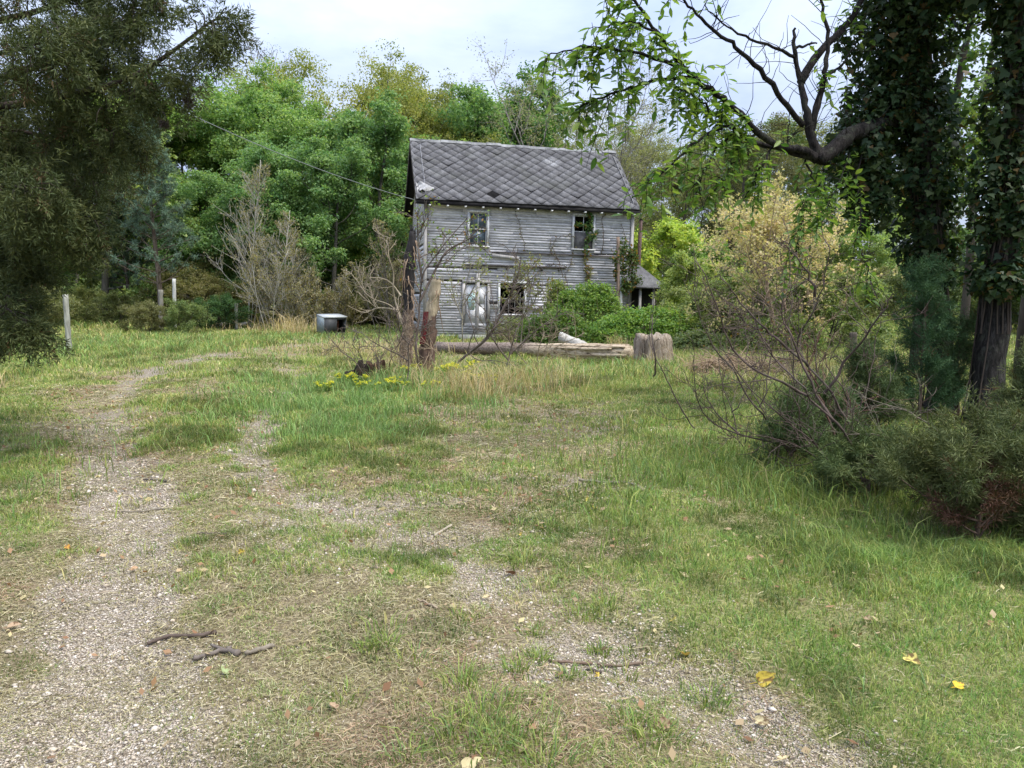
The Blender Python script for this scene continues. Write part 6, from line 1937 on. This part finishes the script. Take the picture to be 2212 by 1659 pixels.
for k in range(34):     # the boughs out of the picture: up, behind and to the left
    t = rng.uniform(.2, .98); b, d = along(tr, t); az = rng.uniform(1.2, 5.2)
    bough(curve(rng, b, (cos(az), sin(az), .25), rng.uniform(1.2, 2.6) * (1.15 - .7 * t), 6, .1), 10, .6, .5)
wood.build('trunk', M_BARK, ced, (0.055, 0.042, 0.035), smooth=True)
P_, D_ = np.array(P_), np.array(D_)
sprays(ced, rng, P_, D_, 46, .058, (0.070, 0.088, 0.030), .0100, length=.26, rad=.055)
print('cedar sprays', len(P_), 'cherry leaves', len(lp))
# two dead tufts hanging from the top bough
for u0, v0, u1, v1, lb in ((392, 165, 408, 215, 'dead brown tuft dangling from the tip of the cedar bough'), (350, 240, 355, 262, 'small dead tuft hanging below the cedar bough')):
    p0, p1 = D(u0, v0, 7.0), D(u1, v1, 7.0)
    dt = empty('dead_tuft', p0, lb, 'twig')
    tb = MB().tube(smooth(np.array([[0, 0, 0], (p1 - p0) * .5 + [.02, 0, 0], p1 - p0]), 4), np.linspace(.005, .004, 9), 4)
    tb.build('twig', M_TWIG, dt, (0.06, 0.05, 0.05))
    sprays(dt, rng, np.array([(p1 - p0) * t_ for t_ in (.7, .8, .9, 1.0)]), np.tile([0, 0, -1.0], (4, 1)), 40, .045, (0.07, 0.055, 0.045), .007, length=.06, rad=.03)

# ------------------------------------------------------------------ sticks and fallen leaves
def stick(pts, r, label, col=(0.10, 0.075, 0.06), name='fallen_stick', forks=(), depth=None):
    P = np.array([G(u, v) for u, v in pts])
    for q in P: q[2] = gz(q) + r * .7 + .004
    base = P[0].copy()
    p = smooth(P, 5) - base
    p[:, 2] += np.abs(RH.normal(0, .004, len(p)))
    mb = MB().tube(p, np.linspace(r * .8, r, len(p)) * (1 + RH.normal(0, .12, len(p))), 7, rough=.12, rng=RH)
    for fk in forks:
        Q = np.array([G(u, v) for u, v in fk])
        for q in Q: q[2] = gz(q) + r * .9 + .01
        mb.tube(smooth(Q, 4) - base, np.linspace(r * .8, r * .4, 4 * (len(Q) - 1) + 1), 6, rough=.12, rng=RH)
    o = mb.build(name, M_TWIG, None, col)
    o.location = base
    return tag(o, label, 'stick', 'sticks lying on the ground')
stick([(318, 1376), (345, 1367), (385, 1364), (430, 1366), (466, 1362)], .0105, 'dark curved stick with a pale broken end beside the gravel track')
stick([(417, 1411), (450, 1405), (480, 1397), (515, 1405)], .0125, 'knobbly grey forked stick below the dark curved one', (0.15, 0.125, 0.105), forks=[[(480, 1397), (466, 1392), (455, 1388)], [(490, 1397), (500, 1393)]])
stick([(530, 1405), (560, 1398), (592, 1389)], .011, 'pale split stick just right of the knobbly forked one', (0.20, 0.17, 0.13))
stick([(458, 1653), (490, 1655), (525, 1656)], .008, 'short dark stick at the bottom of the picture', (0.05, 0.04, 0.035))
stick([(1185, 1408), (1240, 1411), (1280, 1408)], .007, 'thin brown twig on the right gravel patch', (0.16, 0.11, 0.08))
stick([(1290, 1412), (1330, 1410), (1390, 1404)], .007, 'thin brown twig right of its twin on the gravel patch', (0.15, 0.11, 0.08))
stick([(1265, 1425), (1300, 1428)], .006, 'little dark twig below the two thin brown twigs', (0.07, 0.055, 0.05))
stick([(1250, 1038), (1310, 1044), (1360, 1045), (1390, 1060)], .011, 'long grey twig lying in the grass toward the thicket', (0.22, 0.19, 0.15))
stick([(938, 1148), (960, 1138), (975, 1132)], .010, 'short pale twig in the green grass right of the middle', (0.34, 0.29, 0.22))
stick([(900, 1290), (925, 1298), (945, 1306)], .006, 'thin tan twig on the brown dead patch', (0.30, 0.23, 0.16))
stick([(255, 1106), (300, 1107), (365, 1106)], .006, 'thin straw coloured twig across the left wheel track', (0.20, 0.17, 0.13))
stick([(425, 1163), (460, 1164), (490, 1166)], .006, 'thin dark twig at the right edge of the left wheel track', (0.10, 0.08, 0.07))
stick([(310, 1035), (340, 1040), (362, 1047)], .007, 'little dark twig on the far part of the left wheel track', (0.09, 0.075, 0.065))
stick([(1740, 1415), (1765, 1430)], .006, 'thin twig among the leaves in the right foreground grass', (0.2, 0.16, 0.12))

def fallen_leaf(u, v, size, col, label, seed, curl=.35, shape=None, two=None):
    rng = np.random.default_rng(seed)
    b = G(u, v); b[2] = gz(b) + .022
    n = 9
    th_ = np.linspace(0, 2 * pi, 15)[:-1]
    # pointed heart outline
    rr = .5 * (1 + .12 * np.cos(3 * th_) + .10 * rng.normal(0, 1, 14))
    xo, yo = rr * np.cos(th_) * 1.05, rr * np.sin(th_) * .85
    xo[0] *= 1.25
    v_ = [np.array([0, 0, 0])]
    for f in (.5, 1.0):
        for a, c in zip(xo, yo):
            r2 = (a * f) ** 2 + (c * f) ** 2
            v_.append(np.array([a * f, c * f, curl * (abs(c * f) * 1.2 + r2 * .5 * rng.random())]))
    v_ = np.array(v_) * size
    k = np.arange(14); k1 = (k + 1) % 14
    rx_, ry_, rz_ = rng.normal(0, .3), rng.normal(0, .3) - .25, rng.random() * 6.28
    M_ = np.array(Matrix.Rotation(rz_, 4, 'Z') @ Matrix.Rotation(rx_ + .45, 4, 'X') @ Matrix.Rotation(ry_, 4, 'Y'))
    mb = MB().add(xf(M_, v_), [np.stack([np.zeros(14, int), 1 + k, 1 + k1], -1), np.stack([1 + k, 15 + k, 15 + k1, 1 + k1], -1)], rnd=np.clip(.5 + rng.normal(0, .2, 29), 0, 1))
    st_p = xf(M_, np.array([[-.45, 0, .02], [-.8, .06, .05], [-1.0, .12, .02]]) * size)
    mb.tube(st_p, [.0018, .0016, .0014], 4, rnd=.3)
    o = mb.build('fallen_leaf', M_LFALL, None, col)
    o.location = b
    return tag(o, label, 'leaf', 'dead leaves on the ground')
def mk_fall():
    m, t, NN, LL = new_mat('dry fallen leaf')
    oi = NN('ShaderNodeObjectInfo'); r = attr(t, 'rnd')
    f = nz(t, 45, 5, .6)
    col = mixc(t, ramp(t, mth(t, 'ADD', f, mth(t, 'MULTIPLY', mth(t, 'SUBTRACT', r, .5), .5)), [(.46, 0.0), (.62, .9)]), oi.outputs['Color'], (0.13, 0.07, 0.03))
    return finish(m, t, col, .6, .3, f, .004, .5, transl=col, tfac=.2)
M_LFALL = mk_fall()
YEL_, PALE_, TAN_, BRN_ = (0.55, 0.41, 0.06), (0.58, 0.49, 0.27), (0.40, 0.28, 0.17), (0.20, 0.10, 0.05)
FL = [(1652, 1460, .085, YEL_, 'bright yellow and dark brown folded leaf in the right foreground grass'), (1970, 1432, .085, (0.70, 0.58, 0.16), 'large pale yellow leaf far out in the right foreground'), (2070, 1490, .055, (0.72, 0.46, 0.04), 'small deep yellow leaf near the right edge of the foreground'),
      (1735, 1296, .060, PALE_, 'round cream leaf standing up in the grass'), (1102, 1218, .075, BRN_, 'big rust brown leaf at the top of the gravel patch'), (1435, 1545, .060, TAN_, 'tan leaf on the lower right gravel'), (1290, 1440, .030, YEL_, 'small yellow leaf below the two thin twigs'),
      (1645, 1535, .055, PALE_, 'cream curled leaf below the yellow and brown one'), (1015, 1652, .065, PALE_, 'pale curled leaf at the bottom middle'), (148, 1198, .05, (0.60, 0.30, 0.05), 'orange leaf left of the gravel track'), (522, 1207, .045, YEL_, 'little yellow leaf among the dead grass between the tracks'),
      (290, 1232, .04, (0.55, 0.35, 0.20), 'pinkish tan leaf in the middle of the left gravel track'), (460, 1362, .045, (0.60, 0.42, 0.26), 'tan leaf at the broken end of the curved stick'), (1050, 1272, .045, PALE_, 'cream leaf left of the gravel patch'), (1125, 1155, .035, YEL_, 'tiny yellow leaf at the edge of the dark green grass'),
      (1270, 1083, .05, (0.62, 0.52, 0.10), 'yellow leaf beside the long grey twig'), (1285, 1100, .05, YEL_, 'deep yellow leaf below the one beside the long grey twig'), (1290, 1120, .05, PALE_, 'cream leaf lowest of the three below the long grey twig'), (1300, 1380, .05, TAN_, 'tan leaf at the right of the gravel patch'), (1455, 1330, .05, (0.6, 0.48, 0.1), 'yellow leaf in the clover beyond the gravel patch'),
      (1480, 1400, .06, (0.58, 0.40, 0.08), 'curled ochre leaf at the upper edge of the lower right gravel'), (1480, 1240, .04, PALE_, 'cream leaf in the grass below the pale twig and the green bank'), (1590, 1165, .045, PALE_, 'cream leaf under the thicket, left of a pair'), (1640, 1160, .05, PALE_, 'cream leaf under the thicket, right of a pair'), (1750, 1155, .045, PALE_, 'cream leaf at the edge of the long grass by the junipers'), (1820, 1165, .04, (0.62, 0.52, 0.12), 'yellow leaf at the edge of the juniper shade'),
      (1620, 1205, .05, TAN_, 'tan leaf below the cream pair under the thicket'), (2120, 1165, .04, (0.6, 0.45, 0.1), 'yellow leaf just before the lower right juniper'), (1875, 1335, .05, TAN_, 'tan leaf out in the right lawn'), (2010, 1310, .045, TAN_, 'dull tan leaf right of the round cream one'), (1850, 1400, .04, PALE_, 'cream leaf close to the large pale yellow one'), (1690, 1620, .04, PALE_, 'cream leaf on the gravel in the right bottom'),
      (1150, 1510, .05, (0.62, 0.50, 0.36), 'pale tan leaf beside the dense tuft'), (640, 1640, .04, (0.60, 0.52, 0.28), 'cream leaf in the dead grass at the bottom left of the middle'), (485, 1445, .05, (0.30, 0.36, 0.16), 'pale green leaf below the pale split stick'), (720, 1525, .045, TAN_, 'tan leaf in the dead grass left of the dense tufts'), (30, 1365, .06, TAN_, 'tan leaf at the left edge of the gravel'), (885, 1340, .04, (0.42, 0.24, 0.15), 'reddish brown leaf on the brown dead patch')]
for k_, (u, v, s, c, lb) in enumerate(FL):
    fallen_leaf(u, v, s * .88, c, lb, 300 + k_)
# small leaf crumbs too many to count
cr_ = MB()
x, y = scatter(1.8, 13, 26)
n = len(x)
z = height(x, y) + .012 + .02 * RG.random(n)
c4 = pick(n, [(0.40, 0.30, 0.18), (0.30, 0.18, 0.10), (0.50, 0.42, 0.22), (0.24, 0.13, 0.07)], .25)
s_ = (.008 + .018 * RG.random(n)) * (1 + y * .04)
nr = unit(RG.normal(0, .5, (n, 3)) + [0, 0, 1]); d_r = unit(np.cross(nr, RG.normal(0, 1, (n, 3)))); sd2 = np.cross(nr, d_r)
pp_ = np.stack([x, y, z], -1)
v = np.stack([pp_ - d_r * s_[:, None], pp_ + sd2 * s_[:, None] * .6, pp_ + d_r * s_[:, None], pp_ - sd2 * s_[:, None] * .6], 1).reshape(-1, 3)
cr_.add(v, [np.arange(n)[:, None] * 4 + np.arange(4)[None]], col=np.repeat(c4, 4, 0))
tag(cr_.build('leaf_crumbs', M_BLADE), 'small brown leaf crumbs sprinkled over the yard', 'leaf litter', kind='stuff')
